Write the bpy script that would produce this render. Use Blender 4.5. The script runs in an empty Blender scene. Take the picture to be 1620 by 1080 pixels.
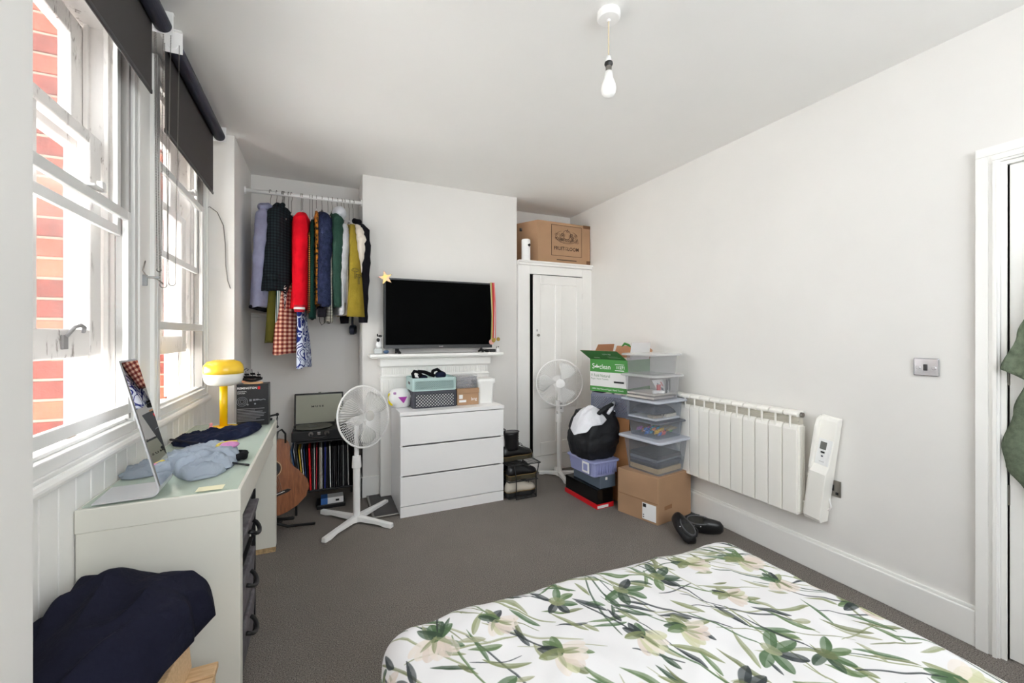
import bpy, math, random
import numpy as np
from mathutils import Vector, Matrix, noise

random.seed(7); np.random.seed(7)
SC = bpy.context.scene
COL = SC.collection
PI = math.pi

# ---------------------------------------------------------------- camera
cam_d = bpy.data.cameras.new('camera'); cam = bpy.data.objects.new('camera', cam_d); COL.objects.link(cam)
cam.location = (0, 0, 1.30)
cam.rotation_euler = (PI/2, 0, -math.atan(302/662))
cam_d.sensor_width = 36.0
cam_d.lens = 36.0*662/1620
cam_d.shift_y = -10/1620
cam_d.clip_start = 0.02
SC.camera = cam

# ---------------------------------------------------------------- sky, exposure
W = bpy.data.worlds.new('world'); SC.world = W; W.use_nodes = True
bg = W.node_tree.nodes['Background']
bg.inputs[0].default_value = (0.905, 0.955, 0.99, 1)
bg.inputs[1].default_value = 3.9
sun_d = bpy.data.lights.new('sun', 'SUN'); sun_o = bpy.data.objects.new('sun', sun_d); COL.objects.link(sun_o)
sun_d.energy = 48.0; sun_d.angle = .01; sun_d.color = (.98, .985, .975)
sun_o.rotation_euler = Vector((-.62, -.30, -.72)).to_track_quat('-Z', 'Y').to_euler()      # shines over the roof onto the houses opposite
SC.view_settings.view_transform = 'Standard'
SC.view_settings.look = 'None'
SC.view_settings.gamma = 1.0
SC.view_settings.use_curve_mapping = False
SC.view_settings.exposure = 1.10
SC.cycles.max_bounces = 16
SC.cycles.diffuse_bounces = 10
SC.cycles.glossy_bounces = 4
SC.cycles.transmission_bounces = 8
SC.cycles.transparent_max_bounces = 32
SC.cycles.caustics_reflective = False
SC.cycles.caustics_refractive = False
SC.cycles.sample_clamp_indirect = 6.0

# portals: guide sky light through the window openings
def portal_back(x0, x1, z0, z1, y=-1.12):
    l = bpy.data.lights.new('window_portal', 'AREA'); o = bpy.data.objects.new('window_portal', l); COL.objects.link(o)
    l.shape = 'RECTANGLE'; l.size = x1-x0; l.size_y = z1-z0; l.cycles.is_portal = True
    o.location = ((x0+x1)/2, y, (z0+z1)/2); o.rotation_euler = (PI/2, 0, 0)
portal_back(.0, 2.10, 1.20, 2.45)  # portal of the added rear fill window
def portal(y0, y1, z0, z1, x=-0.90):
    l = bpy.data.lights.new('window_portal', 'AREA'); o = bpy.data.objects.new('window_portal', l); COL.objects.link(o)
    l.shape = 'RECTANGLE'; l.size = z1-z0; l.size_y = y1-y0
    l.cycles.is_portal = True
    o.location = (x, (y0+y1)/2, (z0+z1)/2)
    o.rotation_euler = (0, -PI/2, 0)
portal(1.20, 2.09, 0.93, 2.55)
portal(2.31, 3.17, 0.93, 2.55)

# ================================================================ helpers
def lin(c):
    if isinstance(c, str):
        c = c.lstrip('#'); c = [int(c[i:i+2], 16)/255 for i in (0, 2, 4)]
    else:
        c = [x/255 for x in c]
    return tuple((x/12.92 if x <= .04045 else ((x+.055)/1.055)**2.4) for x in c) + (1.0,)

class G:
    def __init__(s, name):
        s.m = bpy.data.materials.new(name); s.m.use_nodes = True
        s.nt = s.m.node_tree; s.b = s.nt.nodes['Principled BSDF']; s.out = s.nt.nodes['Material Output']
        s._tc = None
    def n(s, t, **k):
        x = s.nt.nodes.new(t)
        for a, b in k.items(): setattr(x, a, b)
        return x
    def l(s, a, b): s.nt.links.new(a, b)
    def tc(s, o='Object'):
        if s._tc is None: s._tc = s.n('ShaderNodeTexCoord')
        return s._tc.outputs[o]
    def xyz(s):
        x = s.n('ShaderNodeSeparateXYZ'); s.l(s.tc(), x.inputs[0]); return x.outputs
    def math(s, op, a, b=None, c=None):
        x = s.n('ShaderNodeMath', operation=op)
        for i, v in enumerate((a, b, c)):
            if v is None: continue
            if isinstance(v, (int, float)): x.inputs[i].default_value = v
            else: s.l(v, x.inputs[i])
        return x.outputs[0]
    def mix(s, f, a, b):
        x = s.n('ShaderNodeMix', data_type='RGBA')
        if isinstance(f, (int, float)): x.inputs[0].default_value = f
        else: s.l(f, x.inputs[0])
        for i, v in ((6, a), (7, b)):
            if isinstance(v, tuple): x.inputs[i].default_value = v
            else: s.l(v, x.inputs[i])
        return x.outputs[2]
    def noise(s, scale, detail=3, rough=.5, out=0, coord=None, dist=0):
        x = s.n('ShaderNodeTexNoise'); s.l(coord or s.tc(), x.inputs['Vector'])
        x.inputs['Scale'].default_value = scale; x.inputs['Detail'].default_value = detail
        x.inputs['Roughness'].default_value = rough; x.inputs['Distortion'].default_value = dist
        return x.outputs[out]
    def scaled(s, v):
        x = s.n('ShaderNodeMapping'); s.l(s.tc(), x.inputs[0]); x.inputs['Scale'].default_value = v; return x.outputs[0]
    def ramp(s, f, lo, hi):
        x = s.n('ShaderNodeMapRange'); s.l(f, x.inputs[0]); x.inputs[1].default_value = lo; x.inputs[2].default_value = hi
        return x.outputs[0]
    def bump(s, h, strength=.3, dist=.002):
        x = s.n('ShaderNodeBump'); x.inputs['Strength'].default_value = strength; x.inputs['Distance'].default_value = dist
        s.l(h, x.inputs['Height']); s.l(x.outputs[0], s.b.inputs['Normal'])
    def col(s, c):
        if isinstance(c, tuple): s.b.inputs['Base Color'].default_value = c
        else: s.l(c, s.b.inputs['Base Color'])
    def par(s, rough=.5, metal=0, spec=None, **k):
        s.b.inputs['Roughness'].default_value = rough; s.b.inputs['Metallic'].default_value = metal
        if spec is not None: s.b.inputs['Specular IOR Level'].default_value = spec
        for a, b in k.items(): s.b.inputs[a].default_value = b
        return s

MC = {}
def pm(name, col, rough=.5, metal=0, var=None, bump=None, spec=None, **k):
    if name in MC: return MC[name]
    g = G(name); c = lin(col)
    if var:
        sc, a = var
        f = g.ramp(g.noise(sc, 4), .3, .7)
        lo = tuple(x*(1-a) for x in c[:3])+(1,); hi = tuple(min(1, x*(1+a)) for x in c[:3])+(1,)
        g.col(g.mix(f, lo, hi))
    else: g.col(c)
    if bump: g.bump(g.noise(bump[0], 4), bump[1], bump[2] if len(bump) > 2 else .002)
    g.par(rough, metal, spec, **k)
    MC[name] = g.m
    return g.m

def cloth(name, col, **k):
    k.setdefault('rough', .95); k.setdefault('var', (9, .18)); k.setdefault('bump', (24, .75, .012)); k.setdefault('spec', .15)
    return pm(name, col, **k)

def clear(name, tint, alpha, rough=.1, gl=.5):
    """thin see-through plastic or glass: mostly transparent, a little milky, glossy by angle"""
    g = G(name); nt = g.nt
    tr = g.n('ShaderNodeBsdfTransparent'); tr.inputs[0].default_value = lin(tint)
    g.b.inputs['Base Color'].default_value = lin(tint); g.b.inputs['Roughness'].default_value = rough
    lw = g.n('ShaderNodeLayerWeight'); lw.inputs[0].default_value = .5
    f = g.math('MULTIPLY_ADD', g.math('POWER', lw.outputs['Facing'], 4.0), gl, alpha)
    mx = g.n('ShaderNodeMixShader'); g.l(f, mx.inputs[0]); g.l(tr.outputs[0], mx.inputs[1]); g.l(g.b.outputs[0], mx.inputs[2])
    g.l(mx.outputs[0], g.out.inputs[0])
    return g.m

class MB:
    def __init__(s): s.v = []; s.f = []; s.uv = None
    def add(s, vs, fs):
        b = len(s.v); s.v += [tuple(v) for v in vs]; s.f += [tuple(b+i for i in f) for f in fs]; return s
    def box(s, x0, x1, y0, y1, z0, z1):
        if x0 > x1: x0, x1 = x1, x0
        if y0 > y1: y0, y1 = y1, y0
        if z0 > z1: z0, z1 = z1, z0
        return s.add([(x0,y0,z0),(x1,y0,z0),(x1,y1,z0),(x0,y1,z0),(x0,y0,z1),(x1,y0,z1),(x1,y1,z1),(x0,y1,z1)],
              [(0,3,2,1),(4,5,6,7),(0,1,5,4),(1,2,6,5),(2,3,7,6),(3,0,4,7)])
    def hexa(s, p):     # 8 corners: bottom 4 ccw, top 4 ccw
        return s.add(p, [(0,3,2,1),(4,5,6,7),(0,1,5,4),(1,2,6,5),(2,3,7,6),(3,0,4,7)])
    def prism(s, pts, z0, z1, ax='z'):
        n = len(pts)
        def m(a, b, c): return {'z': (a,b,c), 'y': (a,c,b), 'x': (c,a,b)}[ax]
        vs = [m(a, b, z0) for a, b in pts]+[m(a, b, z1) for a, b in pts]
        fs = [tuple(range(n))[::-1], tuple(range(n, 2*n))]+[(i, (i+1) % n, n+(i+1) % n, n+i) for i in range(n)]
        return s.add(vs, fs)
    def loft(s, rings, caps=True, close=False):
        n = len(rings[0]); vs = [p for r in rings for p in r]; fs = []
        m = len(rings)
        for k in range(m if close else m-1):
            a = k*n; b = ((k+1) % m)*n
            for i in range(n):
                j = (i+1) % n
                fs.append((a+i, a+j, b+j, b+i))
        if caps and not close: fs += [tuple(range(n))[::-1], tuple(range((m-1)*n, m*n))]
        return s.add(vs, fs)
    def cyl(s, p, q, r, r2=None, n=12):
        return s.tube([p, q], [r, r if r2 is None else r2], n)
    def tube(s, pts, r, n=8, close=False):
        P = [Vector(p) for p in pts]; m = len(P)
        if not isinstance(r, (list, tuple)): r = [r]*m
        up = None; rings = []
        for i in range(m):
            if close: t = P[(i+1) % m]-P[i-1]
            else: t = P[min(i+1, m-1)]-P[max(i-1, 0)]
            if t.length < 1e-9: t = Vector((0, 0, 1))
            t.normalize()
            if up is None:
                up = Vector((0, 0, 1)) if abs(t.z) < .9 else Vector((1, 0, 0))
            a = t.cross(up)
            if a.length < 1e-6: a = t.cross(Vector((0, 1, 0)))
            a.normalize(); b = a.cross(t); up = b
            rings.append([P[i]+(a*math.cos(u)+b*math.sin(u))*r[i] for u in [2*PI*k/n for k in range(n)]])
        return s.loft(rings, close=close)
    def lathe(s, prof, c=(0, 0, 0), n=24, M=None, caps=True):
        rings = []
        for r, z in prof:
            ring = [Vector((r*math.cos(2*PI*k/n), r*math.sin(2*PI*k/n), z)) for k in range(n)]
            if M is not None: ring = [M @ v for v in ring]
            rings.append([v+Vector(c) for v in ring])
        return s.loft(rings, caps=caps)
    def ball(s, c, r, n=12, m=8):
        if isinstance(r, (int, float)): r = (r, r, r)
        rings = []
        for k in range(m+1):
            a = -PI/2+PI*k/m; ca = max(math.cos(a), .02)
            rings.append([(c[0]+r[0]*ca*math.cos(2*PI*i/n), c[1]+r[1]*ca*math.sin(2*PI*i/n), c[2]+r[2]*math.sin(a)) for i in range(n)])
        return s.loft(rings)
    def xf(s, M):
        s.v = [tuple(M @ Vector(v)) for v in s.v]; return s
    def join(s, o): return s.add(o.v, o.f)

def mesh_of(mb, name, mat, smooth, inv):
    me = bpy.data.meshes.new(name)
    vs = mb.v if inv is None else [tuple(inv @ Vector(v)) for v in mb.v]
    me.from_pydata(vs, [], mb.f); me.update()
    if mb.uv is not None:
        ul = me.uv_layers.new(name='uv')
        for lp in me.loops: ul.data[lp.index].uv = mb.uv[lp.vertex_index]
    for m in (mat if isinstance(mat, (list, tuple)) else [mat]): me.materials.append(m)
    if smooth: me.polygons.foreach_set('use_smooth', [True]*len(me.polygons))
    return me

def bev(o, w, seg=2):
    md = o.modifiers.new('bevel', 'BEVEL'); md.width = w; md.segments = seg; md.limit_method = 'ANGLE'; md.angle_limit = .6

def tags(o, label, cat, group=None, kind=None):
    if label: o['label'] = label
    if cat: o['category'] = cat
    if group: o['group'] = group
    if kind: o['kind'] = kind
    return o

class T:
    """a thing: an Empty at its base that parents its parts. Parts are given in world space unless local=True."""
    def __init__(s, name, label, cat, loc=(0, 0, 0), rz=0, group=None, rot=None):
        s.o = bpy.data.objects.new(name, None); COL.objects.link(s.o)
        s.o.empty_display_size = .05
        s.o.location = loc; s.o.rotation_euler = rot if rot else (0, 0, rz)
        tags(s.o, label, cat, group)
        s.M = Matrix.Translation(Vector(loc)) @ s.o.rotation_euler.to_matrix().to_4x4()
    def p(s, name, mb, mat, local=False, parent=None, label=None, smooth=False, b=0, seg=2, kind=None):
        me = mesh_of(mb, name, mat, smooth, None if local else s.M.inverted())
        o = bpy.data.objects.new(name, me); COL.objects.link(o); o.parent = parent or s.o
        if label: o['label'] = label
        if kind: o['kind'] = kind
        if b: bev(o, b, seg)
        return o

def solo(name, label, cat, mb, mat, group=None, smooth=False, b=0, seg=2, kind=None):
    xs, ys, zs = zip(*mb.v); c = Vector(((min(xs)+max(xs))/2, (min(ys)+max(ys))/2, min(zs)))
    me = mesh_of(mb, name, mat, smooth, Matrix.Translation(-c))
    o = bpy.data.objects.new(name, me); COL.objects.link(o); o.location = c
    if b: bev(o, b, seg)
    return tags(o, label, cat, group, kind)

def struct(name, mb, mat, parent=None, b=0, smooth=False, label=None):
    me = mesh_of(mb, name, mat, smooth, None)
    o = bpy.data.objects.new(name, me); COL.objects.link(o)
    if parent is not None: o.parent = parent
    else: o['kind'] = 'structure'
    if label: o['label'] = label
    if b: bev(o, b)
    return o

def dup(root, loc, rz, label):
    r = root.copy(); COL.objects.link(r); r.location = loc; r.rotation_euler = (0, 0, rz)
    if label: r['label'] = label
    for ch in list(root.children):
        c = ch.copy(); COL.objects.link(c); c.parent = r
        for g in ch.children:
            d = g.copy(); COL.objects.link(d); d.parent = c
    return r

_tf = {}
def text(s, pos, right, up, size, mat, thing=None, parent=None, ax='CENTER', name='lettering', wide=1.0, bold=0.0):
    """flat printed lettering on a surface, standing 0.6 mm proud of it"""
    cu = bpy.data.curves.new(name, 'FONT'); cu.body = s; cu.size = size; cu.align_x = ax; cu.align_y = 'CENTER'
    cu.resolution_u = 2; cu.offset = bold
    ob = bpy.data.objects.new('t', cu); COL.objects.link(ob)
    dg = bpy.context.evaluated_depsgraph_get(); me = bpy.data.meshes.new_from_object(ob.evaluated_get(dg))
    bpy.data.objects.remove(ob); 
    R = Vector(right).normalized(); U = Vector(up).normalized(); N = R.cross(U)
    mb = MB(); P = Vector(pos)
    mb.v = [tuple(P+R*(v.co.x*wide)+U*v.co.y+N*.0006) for v in me.vertices]
    mb.f = [tuple(p.vertices) for p in me.polygons]
    bpy.data.meshes.remove(me)
    return thing.p(name, mb, mat, parent=parent)

def smooth_noise(p, sc, oct=2):
    v = 0; a = 1
    for k in range(oct):
        v += a*noise.noise(Vector(p)*sc*(2**k)+Vector((17.3*k, 3.1, 9.7))); a *= .5
    return v

def pile(outline, z0, h, seed=0, nr=26, na=110, fold=.012, fsc=14, fdir=(1, 0), ridge=None, power=3.0, top=None):
    """a crumpled garment lying on a surface: rounded body with folds over a star-shaped outline"""
    pts = [Vector(p) for p in outline]; c = sum(pts, Vector((0, 0)))/len(pts)
    segs = [(pts[i], pts[(i+1) % len(pts)]) for i in range(len(pts))]
    def hit(a):
        d = Vector((math.cos(a), math.sin(a))); best = .01
        for p, q in segs:
            e = q-p; den = d.x*e.y-d.y*e.x
            if abs(den) < 1e-9: continue
            w = p-c; t = (w.x*e.y-w.y*e.x)/den; u = (w.x*d.y-w.y*d.x)/den
            if t > best and -1e-6 <= u <= 1+1e-6: best = t
        return best
    R = [hit(2*PI*k/na) for k in range(na)]
    R = [(R[k-1]+2*R[k]+R[(k+1) % na])/4 for k in range(na)]
    fd = Vector(fdir).normalized(); pd = Vector((-fd.y, fd.x))
    mb = MB(); rings = []
    for j in range(nr+1):
        r = 1-j/nr
        ring = []
        for k in range(na):
            a = 2*PI*k/na; x = c.x+math.cos(a)*R[k]*r; y = c.y+math.sin(a)*R[k]*r
            env = (1-r**power)
            u = x*fd.x+y*fd.y; w = x*pd.x+y*pd.y
            n1 = noise.noise(Vector((u*fsc*.35, w*fsc, seed)))
            n2 = noise.noise(Vector((u*fsc*1.1, w*fsc*1.9, seed+5)))
            zz = h*env*(top(x, y) if top else 1)+min(1, env*3)*(fold*(1-abs(n1)*2.2)+fold*.5*n2)
            ring.append((x, y, z0+max(zz, .001)))
        rings.append(ring)
    mb.loft(rings, caps=True)
    bottom = [(x, y, z0) for x, y, z in rings[0]]
    b = len(mb.v); mb.v += bottom
    mb.f += [(b+i, b+(i+1) % na, (i+1) % na, i) for i in range(na)]+[tuple(range(b, b+na))[::-1]]
    return mb

def lattice(mb, o, u, v, w, h, pitch, bw, th, kind='diag'):
    """woven bars on a flat panel, o = lower left corner, u/v unit axes"""
    o = Vector(o); u = Vector(u); v = Vector(v); n = u.cross(v)
    def bar(a, b):
        a = Vector(a); b = Vector(b); d = (b-a)
        if d.length < bw: return
        d.normalize(); q = Vector((-d.y, d.x))*bw/2
        c = [a-q, b-q, b+q, a+q]
        P = [o+u*x.x+v*x.y for x in c]
        mb.hexa([p-n*th/2 for p in P]+[p+n*th/2 for p in P])
    for s in (1, -1):
        k = -h
        while k < w+h:
            # line x = k + s*y
            a = Vector((k, 0)) if s > 0 else Vector((k+h, 0)); b = Vector((k+h, h)) if s > 0 else Vector((k, h))
            # clip x to [0,w]
            d = b-a
            t0, t1 = 0, 1
            if d.x > 0: t0 = max(t0, (0-a.x)/d.x); t1 = min(t1, (w-a.x)/d.x)
            else: t0 = max(t0, (w-a.x)/d.x); t1 = min(t1, (0-a.x)/d.x)
            if t1 > t0: bar(a+d*t0, a+d*t1)
            k += pitch
    return mb

def rrect(x0, x1, y0, y1, r, n=4):
    out = []
    for cx, cy, a0 in ((x1-r, y1-r, 0), (x0+r, y1-r, 90), (x0+r, y0+r, 180), (x1-r, y0+r, 270)):
        for k in range(n+1):
            a = math.radians(a0+90*k/n); out.append((cx+r*math.cos(a), cy+r*math.sin(a)))
    return out

def rring(x0, x1, y0, y1, r, z, n=4): return [(x, y, z) for x, y in rrect(x0, x1, y0, y1, r, n)]

# ================================================================ materials
WALL = pm('wall_paint', (229, 227, 224), .75, var=(1.6, .03), bump=(60, .12, .002))
CEIL = pm('ceiling_paint', (238, 237, 235), .8, var=(1.2, .02), bump=(40, .08, .002))
GLOSS = pm('gloss_paint', (242, 241, 238), .38, var=(3, .03), bump=(35, .1, .002))
WHITE = pm('white_laminate', (244, 243, 243), .32)
DESKW = pm('aged_white_laminate', (226, 224, 214), .35, var=(1.5, .02))
PLAST = pm('white_plastic', (244, 243, 242), .35)
CREAM = pm('cream_enamel', (245, 243, 237), .4)
ALU = pm('white_aluminium', (222, 222, 220), .4)
GREYAL = pm('grey_aluminium', (150, 148, 144), .4)
CHROME = pm('chrome', (205, 205, 210), .12, metal=1)
STEEL = pm('brushed_steel', (150, 146, 140), .35, metal=1)
BLACK = pm('black_plastic', (22, 22, 24), .4)
BLKG = pm('black_gloss', (12, 12, 13), .12)
BLKM = pm('black_metal', (18, 18, 20), .45)
LEATH = pm('black_leather', (20, 19, 21), .3, bump=(90, .3, .002))
CARD = pm('cardboard', (172, 137, 106), .85, var=(4, .08), bump=(120, .1, .001))
CARDI = pm('cardboard_inside', (186, 138, 104), .9)
INK = pm('dark_ink', (58, 42, 32), .8)
INKB = pm('black_ink', (25, 25, 25), .7)
PAPER = pm('white_paper', (240, 240, 240), .7)
GLASS = clear('window_glass', (250, 250, 250), .02, .02, .35)
MIRROR = pm('mirror_silver', (235, 235, 235), .01, metal=1)
RED = pm('red_plastic', (214, 22, 34), .4)

def carpet():
    g = G('grey_carpet')
    a = g.noise(230, 3, .8); b = g.noise(5, 4, .6); c = g.noise(160, 2)
    base = g.mix(g.ramp(a, .36, .64), lin((76, 71, 67)), lin((176, 168, 161)))
    base = g.mix(g.math('MULTIPLY', g.ramp(b, .3, .75), .12), base, lin((84, 78, 72)))
    g.col(base); g.par(1.0, spec=.05); g.bump(g.math('ADD', a, c), .8, .006)
    return g.m
CARPET = carpet()

def peeling():
    g = G('peeling_white_paint')
    c = g.scaled((1, 1, .25)); f = g.ramp(g.noise(38, 6, .75, coord=c), .57, .64)
    big = g.ramp(g.noise(7, 3), .38, .58)
    m = g.math('MULTIPLY', f, big)
    g.col(g.mix(m, lin((218, 214, 210)), lin((112, 100, 92))))
    g.par(.7); g.bump(m, -.6, .004)
    return g.m
PEEL = peeling()

def brickwall():
    g = G('far_brick')
    b = g.n('ShaderNodeTexBrick'); mp = g.n('ShaderNodeMapping'); g.l(g.tc(), mp.inputs[0]); mp.inputs['Rotation'].default_value = (PI/2, 0, PI/2)
    g.l(mp.outputs[0], b.inputs[0])
    b.inputs['Color1'].default_value = lin((216, 213, 210)); b.inputs['Color2'].default_value = lin((206, 203, 200)); b.inputs['Mortar'].default_value = lin((190, 188, 186))
    b.inputs['Scale'].default_value = 1; b.inputs['Brick Width'].default_value = .225; b.inputs['Row Height'].default_value = .075; b.inputs['Mortar Size'].default_value = .006
    g.l(b.outputs[0], g.b.inputs[0]); g.par(.9)
    return g.m
BRK = [pm('red_brick_%s' % n, c, .9, var=(22, .22), bump=(70, .6, .004)) for n, c in (('light', (160, 82, 60)), ('mid', (140, 66, 50)), ('dark', (112, 54, 44)))]
MORT = pm('mortar', (150, 138, 122), .95, bump=(120, .5, .003))

# ================================================================ room shell
struct('floor', MB().box(-.9, 2.62, -1.1, 4.05, -.08, 0), CARPET)
struct('ceiling', MB().box(-.9, 2.62, -1.1, 4.05, 2.59, 2.70), CEIL)
w = MB().box(-.60, .302, 3.92, 4.02, 0, 2.59).box(.302, 1.67, 3.55, 4.02, 0, 2.59).box(1.67, 2.58, 3.93, 4.02, 0, 2.59)
struct('wall_back', w, WALL, b=.004)
struct('wall_behind_camera', MB().box(-.9, 2.6, -1.1, -1.0, 0, 1.20).box(-.9, 2.6, -1.1, -1.0, 2.45, 2.59).box(-.9, .0, -1.1, -1.0, 1.20, 2.45).box(2.1, 2.6, -1.1, -1.0, 1.20, 2.45), WALL)  # opening left for the added fill window
w = MB().box(2.498, 2.60, .70, 4.0, 0, 2.59).box(2.498, 2.60, -1.05, -.14, 0, 2.59).box(2.498, 2.60, -.14, .70, 1.985, 2.59)
struct('wall_right', w, WALL)
w = MB()
w.box(-.86, -.51, -1.05, 1.13, 0, 2.59)
w.box(-.82, -.676, 1.13, 3.21, 0, .90).box(-.86, -.60, 1.13, 3.21, 2.535, 2.59)
w.box(-.82, -.668, 1.13, 1.20, .90, 2.535).box(-.82, -.668, 2.10, 2.30, .90, 2.535).box(-.82, -.668, 3.18, 3.21, .90, 2.535)
w.box(-.86, -.51, 3.21, 3.95, 0, 2.59)
wl = struct('wall_left', w, WALL, b=.003)
y = 1.132; k = 0; bm_ = None
while y < 3.2:
    m = MB().box(-.678, -.664, y+.002, min(y+.088, 3.208), .02, .902)
    o = struct('board', m, GLOSS, parent=wl, b=.003)
    y += .09
struct('window_sill', MB().box(-.72, -.630, 1.132, 3.208, .892, .928), GLOSS, b=.014)
# moulded post between the two windows
pt = MB().box(-.668, -.652, 2.115, 2.145, .93, 2.5).box(-.668, -.646, 2.255, 2.285, .93, 2.5).box(-.668, -.660, 2.145, 2.255, .93, 2.5)
struct('trim_1', pt, GLOSS, b=.004)
struct('trim_2', MB().box(-.668, -.648, 3.175, 3.207, .93, 2.53).box(-.668, -.655, 3.150, 3.175, .93, 2.53), GLOSS, b=.004)

def sash(y0, y1, z0, z1, x0, x1, bar, btm=None, top=None):
    btm = btm or bar; top = top or bar
    return MB().box(x0, x1, y0, y0+bar, z0, z1).box(x0, x1, y1-bar, y1, z0, z1).box(x0, x1, y0+bar, y1-bar, z0, z0+btm).box(x0, x1, y0+bar, y1-bar, z1-top, z1)

def window(n, y0, y1, zl, zo, muntin, near=False):
    fr = sash(y0, y1, .928, 2.53, -.705, -.650, .03, .045)
    fr.box(-.650, -.640, y0, y1, .926, .94).box(-.700, -.672, y0+.03, y1-.03, .973, .985)
    o = struct('window_%d' % n, fr, ALU, b=.003)
    o['label'] = 'white metal secondary glazing frame in front of the old wooden sash'
    tr = MB()
    for yy in (y0+.03, y1-.048): tr.box(-.700, -.662, yy, yy+.018, .985, 2.5)
    struct('track', tr, GREYAL, parent=o)
    up = struct('upper_sash', sash(y0+.05, y1-.05, 1.672, 2.49, -.698, -.684, .028, .034), ALU, parent=o, b=.002)
    struct('pane', MB().box(-.692, -.690, y0+.07, y1-.07, 1.70, 2.47), GLASS, parent=up)
    lo = struct('lower_sash', sash(y0+.034, y1-.034, zl, zl+.76, -.676, -.658, .030, .038, .034), ALU, parent=o, b=.002)
    struct('pane', MB().box(-.668, -.666, y0+.05, y1-.05, zl+.02, zl+.74), GLASS, parent=lo)
    ym = y0+(y1-y0)*.62
    struct('catch', MB().box(-.676, -.640, ym-.03, ym+.03, zl+.76, zl+.768).box(-.655, -.640, ym+.02, ym+.05, zl+.76, zl+.79), PLAST, parent=lo, b=.002)
    # old wooden box sash outside
    a, b = y0+.005, y1-.012
    lin_ = MB().box(-.86, -.715, a-.02, a, .93, 2.52).box(-.86, -.715, b, b+.03, .93, 2.52).box(-.86, -.715, a, b, 2.45, 2.52)
    lin_.box(-.742, -.728, b-.018, b, .95, 2.45).box(-.80, -.786, b-.018, b, .95, 2.45)
    struct('sash_box', lin_, PEEL, parent=o, b=.002)
    struct('outer_sill', MB().hexa([(-1.0, a, .87), (-.715, a, .87), (-.715, b, .87), (-1.0, b, .87), (-1.0, a, .905), (-.715, a, .93), (-.715, b, .93), (-1.0, b, .905)]), PEEL, parent=o)
    s = sash(a+.004, b-.02, zo, zo+.80, -.782, -.746, .085, .095, .045).box(-.776, -.750, muntin-.025, muntin+.025, zo+.09, zo+.76)
    ol = struct('outer_lower_sash', s, PEEL, parent=o, b=.006)
    struct('pane', MB().box(-.766, -.763, a+.05, b-.07, zo+.06, zo+.77), GLASS, parent=ol)
    s = sash(a+.004, b-.004, 1.97, 2.44, -.840, -.802, .085, .05, .075).box(-.834, -.808, muntin-.025, muntin+.025, 2.0, 2.38)
    ou = struct('outer_upper_sash', s, PEEL, parent=o, b=.006)
    struct('pane', MB().box(-.824, -.821, a+.05, b-.05, 2.0, 2.40), GLASS, parent=ou)
    if near:
        hk = [(-.745+.004, 1.80+.015*t, zo+.075+.02*math.sin(t*1.2)) for t in (0, .6, 1.2, 1.9, 2.6, 3.2, 3.8)]
        struct('sash_lift', MB().box(-.746, -.738, 1.785, 1.815, zo+.03, zo+.075).tube([(-.738, 1.80, zo+.07), (-.722, 1.81, zo+.10), (-.718, 1.84, zo+.108), (-.722, 1.872, zo+.10), (-.73, 1.885, zo+.085)], .006, 8), pm('old_iron', (110, 108, 108), .6), parent=ol, b=.002)
    return o
window(1, 1.20, 2.09, 1.005, 1.225, 1.655, True)
window(2, 2.31, 3.17, 1.325, 1.20, 2.72)

def sash_x(x0, x1, z0, z1, y0, y1, bar):
    return MB().box(x0, x0+bar, y0, y1, z0, z1).box(x1-bar, x1, y0, y1, z0, z1).box(x0+bar, x1-bar, y0, y1, z0, z0+bar).box(x0+bar, x1-bar, y0, y1, z1-bar, z1).box((x0+x1)/2-.02, (x0+x1)/2+.02, y0, y1, z0+bar, z1-bar)
o4 = struct('window_3', sash_x(.0, 2.10, 1.20, 2.45, -1.08, -1.03, .05), GLOSS)  # added window, unseen behind the camera, lets in frontal fill light
struct('pane', MB().box(.04, 2.06, -1.06, -1.057, 1.24, 2.41), GLASS, parent=o4)

# outside: brick piers between the windows, built brick by brick
def pier(name, y0, y1, x0, x1):
    o = struct(name, MB().box(x0+.004, x1-.004, y0+.004, y1-.004, .0, 2.9), MORT)
    c = 0; z = .84
    shared = {}
    while z < 2.6:
        off = .1125 if c % 2 else 0
        x = x1+off-.225
        while x+.215 > x0:
            xa, xb = max(x+.005, x0), min(x+.220, x1)
            if xb-xa > .03:
                m = MB().box(xa, xb, y0-.002-random.random()*.004, y0+.05, z, z+.065)
                ob = struct('brick', m, random.choice(BRK), parent=o, b=.004)
            x -= .225
        z += .075; c += 1
    return o
pier('exterior_pier', 2.115, 2.285, -1.34, -.865)
pier('exterior_pier', 3.215, 3.40, -1.34, -.865)
fac = MB().box(-5.2, -5.0, -4, 12, -3, 2.4)
struct('exterior_facade', fac, brickwall())
struct('exterior_ground', MB().box(-5.0, -.9, -4, 12, -3.1, -3.0), pm('paving', (174, 174, 174), .9))

# skirting
struct('baseboard_right', MB().box(2.478, 2.498, .782, 3.52, 0, .150).box(2.486, 2.498, .782, 3.52, .150, .166), GLOSS, b=.004)
struct('baseboard_back', MB().box(-.508, .300, 3.902, 3.92, 0, .14).box(.285, .302, 3.53, 3.90, 0, .165).box(.285, .43, 3.53, 3.55, 0, .165).box(1.33, 1.67, 3.53, 3.55, 0, .165), GLOSS, b=.004)
struct('baseboard_left', MB().box(-.51, -.494, 3.21, 3.90, 0, .14), GLOSS, b=.004)
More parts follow.
